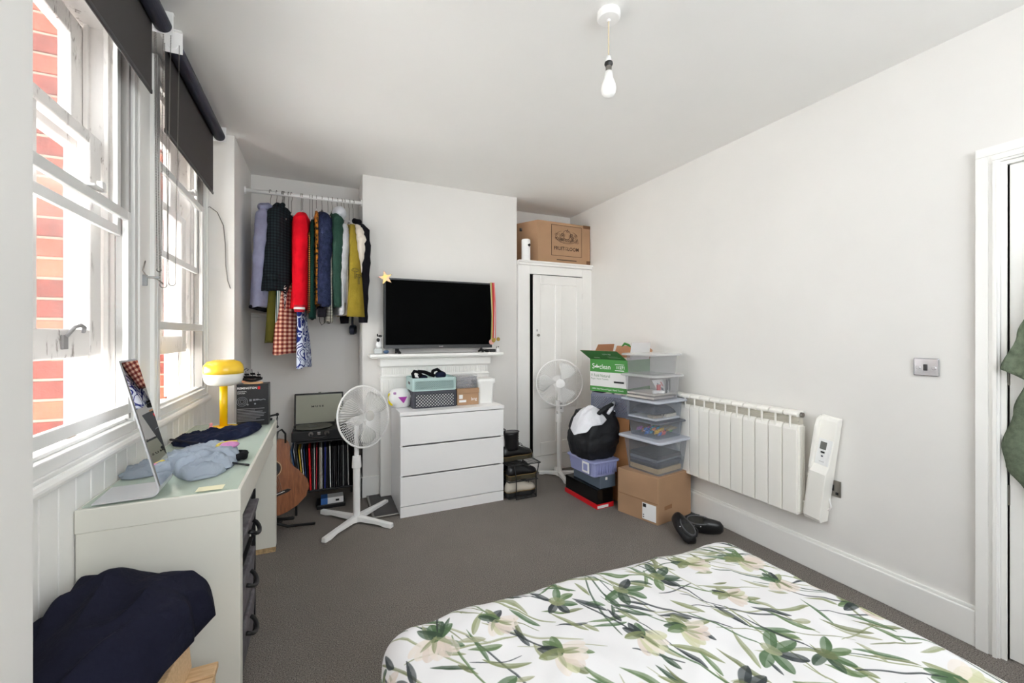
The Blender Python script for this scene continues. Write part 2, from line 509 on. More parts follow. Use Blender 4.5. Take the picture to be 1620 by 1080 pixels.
# door on the right
struct('trim_3', MB().box(2.474, 2.498, .747, .783, 0, 2.029).box(2.480, 2.498, .716, .747, 0, 1.997).box(2.470, 2.498, .722, .734, 0, 2.005)
       .box(2.474, 2.498, -.225, .783, 2.030, 2.066).box(2.480, 2.498, -.19, .747, 1.998, 2.030).box(2.470, 2.498, -.18, .734, 2.006, 2.018)
       .box(2.474, 2.498, -.225, -.189, 0, 2.029).box(2.480, 2.498, -.189, -.158, 0, 1.997), GLOSS)
struct('trim_4', MB().box(2.490, 2.60, .700, .7155, 0, 1.997).box(2.490, 2.60, -.158, -.142, 0, 1.997).box(2.490, 2.60, -.142, .700, 1.983, 1.997), GLOSS)
dr = struct('door_1', MB().box(2.505, 2.545, -.138, .697, .008, 1.981), GLOSS, b=.002)
dr['label'] = 'plain white painted door at the right edge'
struct('hinge', MB().cyl((2.508, .700, .62), (2.508, .700, .70), .006).box(2.507, 2.513, .69, .702, .62, .70), STEEL, parent=dr)
struct('hinge', MB().cyl((2.508, .700, 1.10), (2.508, .700, 1.18), .006).box(2.507, 2.513, .69, .702, 1.10, 1.18), STEEL, parent=dr)
# hearth
hs = struct('hearth_slab', MB().box(.345, 1.62, 3.10, 3.548, .001, .014), pm('dark_slate', (72, 70, 70), .6, var=(6, .15)), b=.002)
struct('edging_strip', MB().box(.330, .345, 3.085, 3.548, 0, .016).box(.345, 1.62, 3.085, 3.10, 0, .016), STEEL, parent=hs, b=.002)

# ================================================================ desk and what stands on it
D = T('dressing_table', 'long white laminate dressing table with glass top under the windows', 'table', (-.455, 2.27, 0))
D.p('top_panel', MB().box(-.662, -.246, 1.656, 2.925, .712, .782), DESKW, b=.002)
D.p('glass_top', MB().box(-.650, -.256, 1.668, 2.915, .7825, .787), clear('table_glass', (240, 246, 243), .08, .05, .45), b=.001, label='thin greenish glass sheet')
D.p('side_panel', MB().box(-.660, -.247, 1.658, 1.706, 0, .7115), DESKW, b=.002)
D.p('side_panel', MB().box(-.660, -.247, 2.876, 2.923, .03, .7115), DESKW, b=.002)
D.p('chipped_edge', MB().box(-.660, -.250, 2.878, 2.921, 0, .03), pm('bare_chipboard', (188, 158, 116), .9, var=(60, .35), bump=(90, .8, .004)), label='bare chipboard along the foot where the laminate has broken off')
D.p('back_panel', MB().box(-.655, -.640, 1.706, 2.876, .35, .7115), DESKW)
D.p('drawer', MB().box(-.60, -.262, 1.712, 2.870, .640, .706), DESKW, b=.002)

GF = cloth('grey_felt', (108, 104, 108), var=(30, .3))
S = T('fabric_drawer_tower', 'dark framed storage tower of grey fabric drawers under the desk', 'storage', (-.43, 1.92, 0))
fr = MB()
for x in (-.60, -.272):
    for yy in (1.725, 2.155): fr.box(x-.008, x+.008, yy-.008, yy+.008, 0, .62)
for z in (.02, .205, .41, .61): fr.box(-.60, -.272, 1.725, 2.155, z-.004, z+.004)
S.p('frame', fr, BLKM)
for i, (z, tilt) in enumerate(((.03, 0), (.215, .0), (.42, .015))):
    m = MB().hexa([(-.59, 1.74, z), (-.27-tilt, 1.74, z), (-.27-tilt, 2.14, z), (-.59, 2.14, z), (-.59, 1.74, z+.165), (-.262+tilt, 1.74, z+.165), (-.262+tilt, 2.14, z+.165), (-.59, 2.14, z+.165)])
    dw = S.p('drawer', m, GF, b=.006)
    S.p('handle', MB().tube([(-.262+tilt*.6, 1.95+.055*math.cos(a), z+.12-.035*math.sin(a)) if k in (0, 8) else (-.262+tilt*.6+.028*math.sin(a), 1.95+.055*math.cos(a), z+.125-.03*math.sin(a)) for k, a in enumerate([PI*j/8 for j in range(9)])], .008, 8), BLACK, parent=dw, smooth=True)

# bent metal mirror
MI = T('table_mirror', 'tall frameless mirror on a bent white metal base on the desk', 'mirror', (-.465, 1.70, .787), rz=.055)
y0, y1 = 1.672, 1.832
prof = [(-.628, .789)]
prof += [(-.49, .789)]
for k in range(7):
    a = k/6*(PI/2+.2); prof.append((-.49+.022*math.sin(a), .811-.022*math.cos(a)))
x_, z_ = prof[-1]; 
dx, dz = -.097, .405
prof.append((x_+dx, z_+dz))
outer = []; 
th = .004
for i, (x, z) in enumerate(prof):
    a = Vector(prof[max(i-1, 0)]); b_ = Vector(prof[min(i+1, len(prof)-1)]); t = (b_-a).normalized(); n = Vector((-t.y, t.x))
    outer.append((x+n.x*th, z+n.y*th))
poly = prof+outer[::-1]
MI.p('base_plate', MB().prism(poly, y0, y1, 'y').xf(Matrix.Translation(Vector((-.465, 1.70, 0))) @ Matrix.Rotation(.055, 4, 'Z') @ Matrix.Translation(Vector((.465, -1.70, 0)))), pm('satin_white_metal', (214, 215, 218), .3, metal=.3), b=.001)
nrm = Vector((-dz, 0, dx)).normalized()*-1
p0 = Vector((x_, 0, z_)); d_ = Vector((dx, 0, dz))
a0 = p0+d_*.01+nrm*.0012; a1 = p0+d_*.985+nrm*.0012
MI.p('mirror_glass', MB().hexa([tuple(Vector((a0.x, y0+.004, a0.z))), tuple(Vector((a0.x, y1-.004, a0.z))), tuple(Vector((a0.x, y1-.004, a0.z))+nrm*.002), tuple(Vector((a0.x, y0+.004, a0.z))+nrm*.002),
     tuple(Vector((a1.x, y0+.004, a1.z))), tuple(Vector((a1.x, y1-.004, a1.z))), tuple(Vector((a1.x, y1-.004, a1.z))+nrm*.002), tuple(Vector((a1.x, y0+.004, a1.z))+nrm*.002)]).xf(Matrix.Translation(Vector((-.465, 1.70, 0))) @ Matrix.Rotation(.055, 4, 'Z') @ Matrix.Translation(Vector((.465, -1.70, 0)))), MIRROR)

# mushroom lamp
L = T('mushroom_lamp', 'yellow mushroom lamp with white lower shade on the desk', 'lamp', (-.485, 2.735, .787))
YEL = pm('yellow_plastic', (250, 200, 12), .25); YELT = pm('yellow_glass', (250, 205, 60), .15)
L.p('base', MB().lathe([(.001, 0), (.068, 0), (.070, .006), (.066, .014), (.02, .018), (.001, .018)], n=32), YEL, local=True, smooth=True)
L.p('stem', MB().lathe([(.001, .014), (.0185, .014), (.0185, .25), (.001, .25)], n=24), YEL, local=True, smooth=True)
lw_ = L.p('lower_shade', MB().lathe([(.001, .238), (.045, .238), (.072, .246), (.087, .264), (.0925, .292), (.092, .303), (.001, .303)], n=40), pm('opal_white', (240, 238, 234), .3), local=True, smooth=True, label='opal white lower half')
L.p('upper_shade', MB().lathe([(.001, .304), (.0935, .304), (.0945, .325), (.090, .350), (.076, .368), (.048, .378), (.001, .380)], n=40), YELT, local=True, smooth=True, label='glossy yellow upper half')
solo('pink_figurine', 'tiny pink figurine tucked behind the yellow lamp stem', 'ornament', MB().ball((-.535, 2.70, .803), (.010, .010, .016)).ball((-.535, 2.70, .824), .008), pm('pink', (236, 150, 160), .5), smooth=True)

# hair dryer attachment box, with printed front
B = T('product_box', 'black printed box standing at the far end of the desk', 'box', (-.355, 2.80, .787))
bf = pm('dark_print', (30, 30, 34), .35)
B.p('carton', MB().box(-.432, -.276, 2.775, 2.875, .787, 1.022), bf, b=.0015)
R_, U_ = (1, 0, 0), (0, 0, 1)
B.p('red_mark', MB().box(-.329, -.317, 2.7738, 2.775, .992, 1.008), RED)
text('REMINGTON', (-.380, 2.775, 1.000), R_, U_, .0165, PAPER, B, wide=1.0, bold=.0004)
text('UNIVERSAL', (-.428, 2.775, .981), R_, U_, .009, PAPER, B, ax='LEFT')
text('DIFFUSER', (-.428, 2.775, .971), R_, U_, .009, PAPER, B, ax='LEFT')
pr_ = MB()
SIL = pm('silver_print', (140, 142, 148), .4)
for r in (.026, .018, .010): 
    pr_.tube([(-.405+r*math.cos(a), 2.7745, .925+r*math.sin(a)) for a in [2*PI*k/20 for k in range(20)]], .0012, 4, close=True)
for k, xx in enumerate((-.37, -.352, -.338)): pr_.box(xx, xx+.012, 2.7742, 2.775, .925+.002*k, .937)
pr_.tube([(-.33, 2.7745, .935), (-.315, 2.7745, .930), (-.30, 2.7745, .934), (-.29, 2.7745, .93)], .002, 4).ball((-.378, 2.7745, .907), (.005, .001, .005), 8, 4).ball((-.342, 2.7745, .910), (.005, .001, .005), 8, 4)
B.p('diffuser_picture', pr_, SIL)
sm = MB()
for k in range(9):
    z = .882-k*.0085; sm.box(-.428, -.428+random.uniform(.08, .145), 2.7744, 2.775, z, z+.0025)
B.p('small_print', sm, pm('grey_print', (150, 150, 155), .6), kind='stuff')

# toy ship on the box
SH = T('ship_model', 'small black sailing ship model on a wooden base on the black box', 'ornament', (-.355, 2.81, 1.022))
SH.p('base', MB().prism([(-.40+.0, 2.79), (-.37, 2.775), (-.33, 2.775), (-.305, 2.80), (-.315, 2.83), (-.36, 2.84), (-.398, 2.825)], 1.022, 1.031), pm('pale_wood', (214, 170, 128), .6, var=(20, .15)), b=.002)
rings = []
for t in range(9):
    u = t/8; x = -.408+u*.10; w_ = .014*math.sin(PI*min(1, .15+u*.9))+.002; z = 1.047+.012*(2*u-1)**2
    rings.append([(x, 2.80-w_, z), (x, 2.80-w_*.7, z-.014), (x, 2.80+w_*.7, z-.014), (x, 2.80+w_, z)])
SH.p('hull', MB().loft(rings), BLKM)
m = MB()
for x, h in ((-.385, .05), (-.355, .06), (-.325, .045)): m.cyl((x, 2.80, 1.045), (x-.006, 2.80, 1.045+h), .0016, n=6)
m.tube([(-.408, 2.80, 1.05), (-.412, 2.80, 1.075), (-.402, 2.80, 1.098), (-.386, 2.80, 1.112), (-.378, 2.80, 1.103), (-.384, 2.80, 1.096)], .0022, 6)
m.cyl((-.412, 2.80, 1.05), (-.432, 2.80, 1.047), .0016, n=6)
SH.p('mast', m, BLKM, kind=None)
for x, z, s in ((-.383, 1.052, .016), (-.383, 1.07, .012), (-.354, 1.05, .018), (-.354, 1.072, .013), (-.325, 1.05, .014), (-.325, 1.068, .01)):
    SH.p('sail', MB().hexa([(x-s, 2.797, z), (x+s, 2.797, z), (x+s, 2.799, z), (x-s, 2.799, z), (x-s*.9-.003, 2.788, z+s), (x+s*.9-.003, 2.788, z+s), (x+s*.9-.003, 2.790, z+s), (x-s*.9-.003, 2.790, z+s)]), BLACK)

# clamp arm with hook at the desk end
A = T('clamp_arm', 'black metal arm with hanging hook clamped to the far desk corner', 'hook', (-.30, 2.90, .787))
A.p('clamp', MB().box(-.30, -.268, 2.885, 2.915, .7875, .800), BLKM, b=.003)
A.p('arm', MB().cyl((-.285, 2.90, .800), (-.285, 2.90, .815), .007).cyl((-.285, 2.90, .812), (-.245, 2.91, .818), .006).ball((-.243, 2.91, .818), .010), BLKM, smooth=True)
A.p('hook', MB().tube([(-.243, 2.91, .812), (-.246, 2.91, .79), (-.243, 2.91, .77), (-.240, 2.91, .79), (-.243, 2.91, .812)], .0022, 6).cyl((-.243, 2.91, .772), (-.243, 2.91, .748), .002).ball((-.243, 2.91, .743), .009), BLKM, smooth=True)

# clothes on the desk
NAVY = cloth('navy_cotton', (28, 34, 56)); 
sh = [(-.655, 2.50), (-.62, 2.40), (-.56, 2.36), (-.48, 2.33), (-.40, 2.40), (-.335, 2.50), (-.305, 2.62), (-.30, 2.74), (-.42, 2.76), (-.46, 2.66), (-.58, 2.62)]
t = T('navy_shorts', 'crumpled navy shorts lying between the grey t-shirt and the lamp', 'shorts', (-.47, 2.52, .787))
body = t.p('fabric', pile(sh, .7875, .016, seed=3, fold=.022, fsc=20, fdir=(.5, .8), power=7), NAVY, smooth=True)
t.p('hem', MB().tube([(-.655, 2.50, .80), (-.61, 2.41, .812), (-.55, 2.37, .806), (-.48, 2.345, .797)], .006, 6), pm('dark_navy', (18, 22, 38), .9), smooth=True)
TEE = cloth('grey_blue_jersey', (156, 166, 178), var=(5, .10))
tee = [(-.655, 1.935), (-.645, 2.04), (-.60, 2.13), (-.53, 2.20), (-.46, 2.27), (-.38, 2.26), (-.33, 2.18), (-.305, 2.06), (-.315, 1.93), (-.345, 1.83), (-.42, 1.80), (-.465, 1.86), (-.50, 1.93), (-.56, 1.93), (-.61, 1.91)]
t = T('t_shirt', 'pale grey blue t-shirt with pink and yellow print crumpled beside the mirror', 't-shirt', (-.47, 2.03, .787))
def tee_top(x, y): return 1.0+.55*math.exp(-((x+.40)**2+(y-1.98)**2)/.012)-.55*max(0, min(1, (-.50-x)/.1))
t.p('fabric', pile(tee, .7875, .022, seed=9, fold=.030, fsc=24, fdir=(.9, .45), top=tee_top, power=7, nr=34, na=150), TEE, smooth=True)
t.p('sleeve', MB().tube([(-.655, 1.935, .797), (-.62, 1.955, .806), (-.575, 1.95, .803), (-.535, 1.945, .800)], [.006, .014, .016, .012], 10), TEE, smooth=True)
pk = MB().ball((-.355, 2.12, .833), (.036, .045, .012), 14, 6)
t.p('print', pk, cloth('pink_print', (205, 140, 190)), label='pink patch with a yellow rim', smooth=True)
t.p('print_rim', MB().tube([(-.355+.042*math.cos(a), 2.12+.052*math.sin(a), .834) for a in [PI*.35+PI*1.1*k/10 for k in range(11)]], .007, 6), cloth('yellow_print', (226, 205, 96)), smooth=True)
solo('hair_scrunchie', 'black ruched scrunchie at the end of the grey t-shirt', 'scrunchie', MB().tube([(-.315+.024*math.cos(a), 2.05+.034*math.sin(a), .802+.004*math.sin(5*a)) for a in [2*PI*k/24 for k in range(24)]], [.012+.004*(k % 2) for k in range(24)], 8, close=True), cloth('black_cotton', (24, 24, 27)), smooth=True)
solo('black_pen', 'thin black pen lying at the desk edge beside the t-shirt', 'pen', MB().cyl((-.33, 1.985, .7925), (-.262, 1.92, .7925), .0042, n=8).cyl((-.272, 1.93, .7925), (-.258, 1.916, .7925), .005, n=8), BLACK, smooth=True)
solo('yellow_note', 'pale yellow sticky note at the near edge of the glass top', 'note', MB().box(-.375, -.30, 1.674, 1.72, .7871, .7878), pm('note_yellow', (236, 230, 196), .8))

# ================================================================ roller blinds
BF = pm('charcoal_blind', (60, 56, 56), .8, bump=(300, .15, .001)); BT = pm('navy_tube', (38, 40, 56), .5)
def blind(ya, yb, zb, label, near_bracket):
    b = T('roller_blind', label, 'blind', (-.585, (ya+yb)/2, 2.59))
    b.p('tube', MB().cyl((-.572, ya, 2.530), (-.572, yb, 2.530), .030, n=24), BT, smooth=False)
    b.p('fabric', MB().box(-.6035, -.602, ya+.012, yb-.012, zb+.01, 2.53), BF)
    b.p('bottom_bar', MB().box(-.607, -.599, ya+.012, yb-.012, zb-.004, zb+.014), pm('black_bar', (44, 42, 44), .5), b=.003)
    for yy, s in ((ya, -1), (yb, 1)):
        b.p('bracket', MB().box(-.605, -.538, yy+s*.0005, yy+s*.004, 2.497, 2.5895).box(-.605, -.538, yy-.0, yy+s*.02, 2.585, 2.5895).cyl((-.572, yy, 2.53), (-.572, yy+s*.008, 2.53), .018, n=16), PLAST, b=.002)
    return b
def chain(b, y, x, z0, z1, w):
    m = MB(); pts = []
    n = int((z1-z0)/.0062)
    for k in range(n): 
        t = k/n; sp = w*(1-.55*(1-t))
        pts.append((x-sp/2, y, z0+t*(z1-z0))); pts.append((x+sp/2, y-.006, z0+t*(z1-z0)))
    r0 = w*.225
    for k in range(9): a = PI*k/8; pts.append((x-r0*math.cos(a), y-.003, z0-r0*math.sin(a)))
    for p in pts: m.add([(p[0]-.0029, p[1], p[2]), (p[0], p[1]-.0029, p[2]), (p[0]+.0029, p[1], p[2]), (p[0], p[1]+.0029, p[2]), (p[0], p[1], p[2]-.0029), (p[0], p[1], p[2]+.0029)],
                       [(0, 1, 5), (1, 2, 5), (2, 3, 5), (3, 0, 5), (1, 0, 4), (2, 1, 4), (3, 2, 4), (0, 3, 4)])
    m2 = MB()
    b.p('bead_chain', m, pm('bead_steel', (128, 124, 120), .3, metal=.7), kind='stuff')
b1 = blind(1.14, 2.085, 2.245, 'charcoal roller blind over the nearer window', None)
chain(b1, 2.097, -.572, 1.50, 2.53, .050)
chain(b1, 2.104, -.588, 1.56, 2.53, .030)
b2 = blind(2.215, 3.105, 2.165, 'charcoal roller blind over the farther window', None)
chain(b2, 2.203, -.572, 1.52, 2.53, .052)
t = T('chain_tidy', 'clear plastic chain tidy screwed to the post between windows', 'clip', (-.64, 2.17, 1.50))
t.p('clip', MB().box(-.660, -.640, 2.150, 2.162, 1.50, 1.545).box(-.645, -.60, 2.152, 2.160, 1.53, 1.54), clear('clear_plastic', (225, 228, 230), .35, .1), b=.003)
t.p('cord', MB().tube([(-.645, 2.15, 1.60), (-.650, 2.14, 1.56), (-.64, 2.15, 1.535), (-.61, 2.155, 1.53), (-.59, 2.16, 1.51)], .0025, 6), STEEL, smooth=True)
pts = [(-.655, 3.195, 2.10), (-.64, 3.19, 2.11), (-.60, 3.195, 2.08), (-.568, 3.20, 2.0), (-.558, 3.20, 1.88), (-.556, 3.20, 1.75), (-.545, 3.20, 1.65), (-.530, 3.20, 1.60)]
solo('aerial_cable', 'thin grey cable hanging loose beside the farther window', 'cable', MB().tube(pts, .0028, 6), pm('cable_grey', (120, 116, 112), .5), smooth=True)

# ================================================================ pendant
P = T('pendant_light', 'bare bulb pendant hanging from a round white ceiling rose', 'ceiling light', (1.047, 1.363, 2.59))
P.p('ceiling_rose', MB().lathe([(.001, 0), (.045, 0), (.046, -.022), (.040, -.028), (.008, -.030), (.007, -.036), (.001, -.036)], n=32), PLAST, local=True, smooth=False)
P.p('cord', MB().cyl((0, 0, -.030), (0, 0, -.20), .0028), pm('aged_flex', (216, 200, 172), .6), local=True, label='yellowed twin flex')
P.p('lamp_holder', MB().lathe([(.001, -.175), (.009, -.175), (.013, -.20), (.001, -.20)], n=20), PLAST, local=True, smooth=True)
P.p('holder_ring', MB().lathe([(.001, -.199), (.0155, -.199), (.017, -.206), (.0125, -.216), (.001, -.216)], n=20), BLACK, local=True, label='black ring')
P.p('bulb_cap', MB().lathe([(.001, -.214), (.0118, -.214), (.0118, -.236), (.001, -.236)], n=20), STEEL, local=True)
P.p('bulb', MB().lathe([(.001, -.235), (.014, -.236), (.0175, -.262), (.027, -.288), (.030, -.305), (.027, -.322), (.017, -.335), (.001, -.340)], n=24), pm('bulb_white', (244, 244, 242), .3), local=True, smooth=True)

# ================================================================ switch and socket on the right wall
t = T('light_switch', 'chrome single switch plate on the right wall near the door', 'switch', (2.498, .945, 1.11))
t.p('plate', MB().box(2.488, 2.498, .901, .990, 1.114, 1.196), CHROME, b=.006, seg=3)
t.p('rocker', MB().box(2.484, 2.489, .940, .953, 1.140, 1.168), BLACK, b=.001)
for yy in (.918, .972): t.p('screw', MB().cyl((2.4885, yy, 1.153), (2.4865, yy, 1.153), .009, .007, n=16).cyl((2.4865, yy, 1.153), (2.4855, yy, 1.153), .003, n=8), CHROME)
t = T('wall_socket', 'brushed steel socket plate on the right wall beside the heater control', 'socket', (2.498, 1.33, .43))
t.p('plate', MB().box(2.490, 2.498, 1.288, 1.376, .440, .526), STEEL, b=.003)
t.p('insert', MB().box(2.487, 2.4905, 1.318, 1.362, .470, .502), BLACK, b=.001)
t.p('rocker', MB().box(2.486, 2.4905, 1.298, 1.310, .452, .466), BLACK, b=.001)

# ================================================================ radiator
R = T('radiator', 'cream oil filled panel radiator on the right wall', 'radiator', (2.44, 1.87, .29))
y = 1.457
for k in range(11):
    s = MB()
    pr = [(2.470, .30), (2.408, .30), (2.402, .306), (2.402, .772), (2.408, .790), (2.420, .800), (2.470, .800)]
    R.p('panel', MB().prism([(a, b) for a, b in pr], y+.0015, y+.0800, 'y') if False else MB().loft([[(a, yy, b) for a, b in pr] for yy in (y+.0022, y+.0805)]), CREAM, b=.003)
    cap = [(2.470, .842), (2.418, .842), (2.405, .850), (2.404, .860), (2.416, .872), (2.470, .874)]
    R.p('top_grille', MB().loft([[(a, yy, b) for a, b in cap] for yy in (y+.003, y+.0795)]), CREAM, b=.003)
    R.p('rib', MB().box(2.404, 2.412, y+.036, y+.046, .775, .855), CREAM, b=.002)
    y += .083
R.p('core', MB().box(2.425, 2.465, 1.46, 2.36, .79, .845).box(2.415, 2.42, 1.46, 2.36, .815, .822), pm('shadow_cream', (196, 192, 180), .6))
fn = MB()
for k in range(4): fn.box(2.415+.014*k, 2.419+.014*k, 1.448, 1.458, .32, .79)
R.p('end_fins', fn, CREAM)
R.p('end_plug', MB().cyl((2.44, 1.457, .855), (2.44, 1.445, .855), .014, n=16), STEEL)
R.p('bracket', MB().box(2.465, 2.498, 1.60, 1.64, .45, .75).box(2.465, 2.498, 2.10, 2.14, .45, .75), CREAM)
# control unit hanging askew beside it
c = T('heater_control', 'cream control unit hanging askew at the radiator end', 'heater control', (2.45, 1.35, .29))
def cu(y, z):   # tilt: upper end leans towards the door
    return y
lowc = Vector((0, 1.395, .30)); upc = Vector((0, 1.322, .865))
ax = (upc-lowc).normalized(); sd = Vector((0, ax.z, -ax.y)); L_ = (upc-lowc).length
def q(x, s, u): v = lowc+ax*u+sd*s; return (x, v.y, v.z)
hw = .046
c.p('housing', MB().loft([[q(2.492, -hw, u), q(x1, -hw, u), q(x1, hw-.012, u), q(x1+.012, hw, u), q(2.492, hw, u)] for u, x1 in ((0, 2.425), (.02, 2.412), (.27, 2.408), (.31, 2.430), (L_-.02, 2.452), (L_, 2.46))]), CREAM, b=.004)
c.p('cheek', MB().loft([[q(2.455, s, .24), q(2.411, s, .28), q(2.413, s, L_-.06), q(2.425, s, L_-.02), q(2.455, s, L_)] for s in (.030, .046)]), CREAM, b=.003)
def cx(u): return 2.430+(u-.31)*(.022/(L_-.33))
def slab(s0, s1, u0, u1, d): return MB().hexa([q(cx(u0), s0, u0), q(cx(u0), s1, u0), q(cx(u1), s1, u1), q(cx(u1), s0, u1), q(cx(u0)-d, s0, u0), q(cx(u0)-d, s1, u0), q(cx(u1)-d, s1, u1), q(cx(u1)-d, s0, u1)])
c.p('fascia', slab(-.040, .026, .312, .45, .002), PAPER)
c.p('display', slab(-.016, .014, .395, .435, .004), pm('lcd_grey', (118, 120, 116), .2))
c.p('button', slab(-.013, .005, .376, .384, .005), BLACK)
c.p('button', slab(-.008, .0, .356, .362, .005), pm('navy_button', (40, 44, 70), .4))
text('control', q(cx(.33)-.002, -.006, .33), tuple(-sd), tuple(ax), .008, INKB, c)
for u in (.07, .23, .37): c.p('lug', MB().hexa([q(2.44, hw, u), q(2.44, hw+.008, u), q(2.44, hw+.008, u+.012), q(2.44, hw, u+.012), q(2.425, hw, u), q(2.425, hw+.008, u), q(2.425, hw+.008, u+.012), q(2.425, hw, u+.012)]), CREAM)
c.p('flex', MB().tube([(2.488, 1.345, .475), (2.478, 1.342, .45), (2.474, 1.330, .41), (2.474, 1.322, .385), (2.476, 1.335, .362), (2.478, 1.36, .362), (2.48, 1.375, .372)], .0042, 8), PLAST, smooth=True)

# ================================================================ green towel at the door edge
TW = cloth('sage_towel', (116, 128, 108), var=(60, .22), bump=(420, .9, .004))
t = T('bath_towel', 'sage green bath towel hanging against the door', 'towel', (2.47, .60, .60))
def interp(tab, z):
    for (z0, y0), (z1, y1) in zip(tab, tab[1:]):
        if z1 <= z <= z0: u = (z0-z)/(z0-z1); u = u*u*(3-2*u); return y0+(y1-y0)*u
    return tab[-1][1]
def tail(left, right, zt, zb, x0, th_, seed, n=70, slope=0):
    rings = []
    for k in range(n):
        z = zt-(zt-zb)*k/(n-1); yl, yr = interp(left, z), interp(right, z)
        r = []; m = 26
        for side in (0, 1):
            for i in range(m):
                u = i/(m-1) if side == 0 else 1-i/(m-1)
                y = yl+(yr-yl)*u
                wav = .010*math.sin(u*9+z*2.2+seed)+.006*noise.noise(Vector((u*5, z*7, seed)))
                edge = math.sin(PI*min(1, max(0, u)))**.4
                rib = .0022*math.sin(z*420)*(1 if (abs(z-(zb+.085)) < .028) else 0)
                x = x0+wav+(-th_*.5 if side == 0 else th_*.5)*edge+(rib if side == 0 else 0)
                r.append((min(x, 2.502), y, z-slope*(yl-y)*(k/(n-1))**6))
        rings.append(r)
    return MB().loft(rings)
lt_ = [(1.62, .575), (1.40, .600), (1.15, .640), (1.0, .680), (.86, .712), (.78, .700), (.69, .650), (.60, .590)]
rt_ = [(1.62, .520), (1.3, .46), (.9, .42), (.60, .40)]
t.p('terry', tail(lt_, rt_, 1.62, .60, 2.478, .022, 1), TW, smooth=True)
lf_ = [(1.62, .578), (1.42, .628), (1.30, .664), (1.165, .706)]
t.p('folded_end', tail(lf_, [(1.62, .530), (1.165, .50)], 1.62, 1.165, 2.446, .016, 4, n=44, slope=.55), TW, smooth=True)
t.p('hanging_loop', MB().tube([(2.49, .55, 1.60), (2.49, .552, 1.64), (2.50, .548, 1.66)], .004, 6), TW)
t = T('door_hook', 'small white hook on the door above the towel', 'hook', (2.51, .55, 1.65))
t.p('back_plate', MB().box(2.504, 2.5118, .538, .562, 1.635, 1.70), PLAST, b=.002)
t.p('peg', MB().tube([(2.506, .55, 1.66), (2.486, .55, 1.655), (2.480, .55, 1.672)], .005, 8), PLAST, smooth=True)

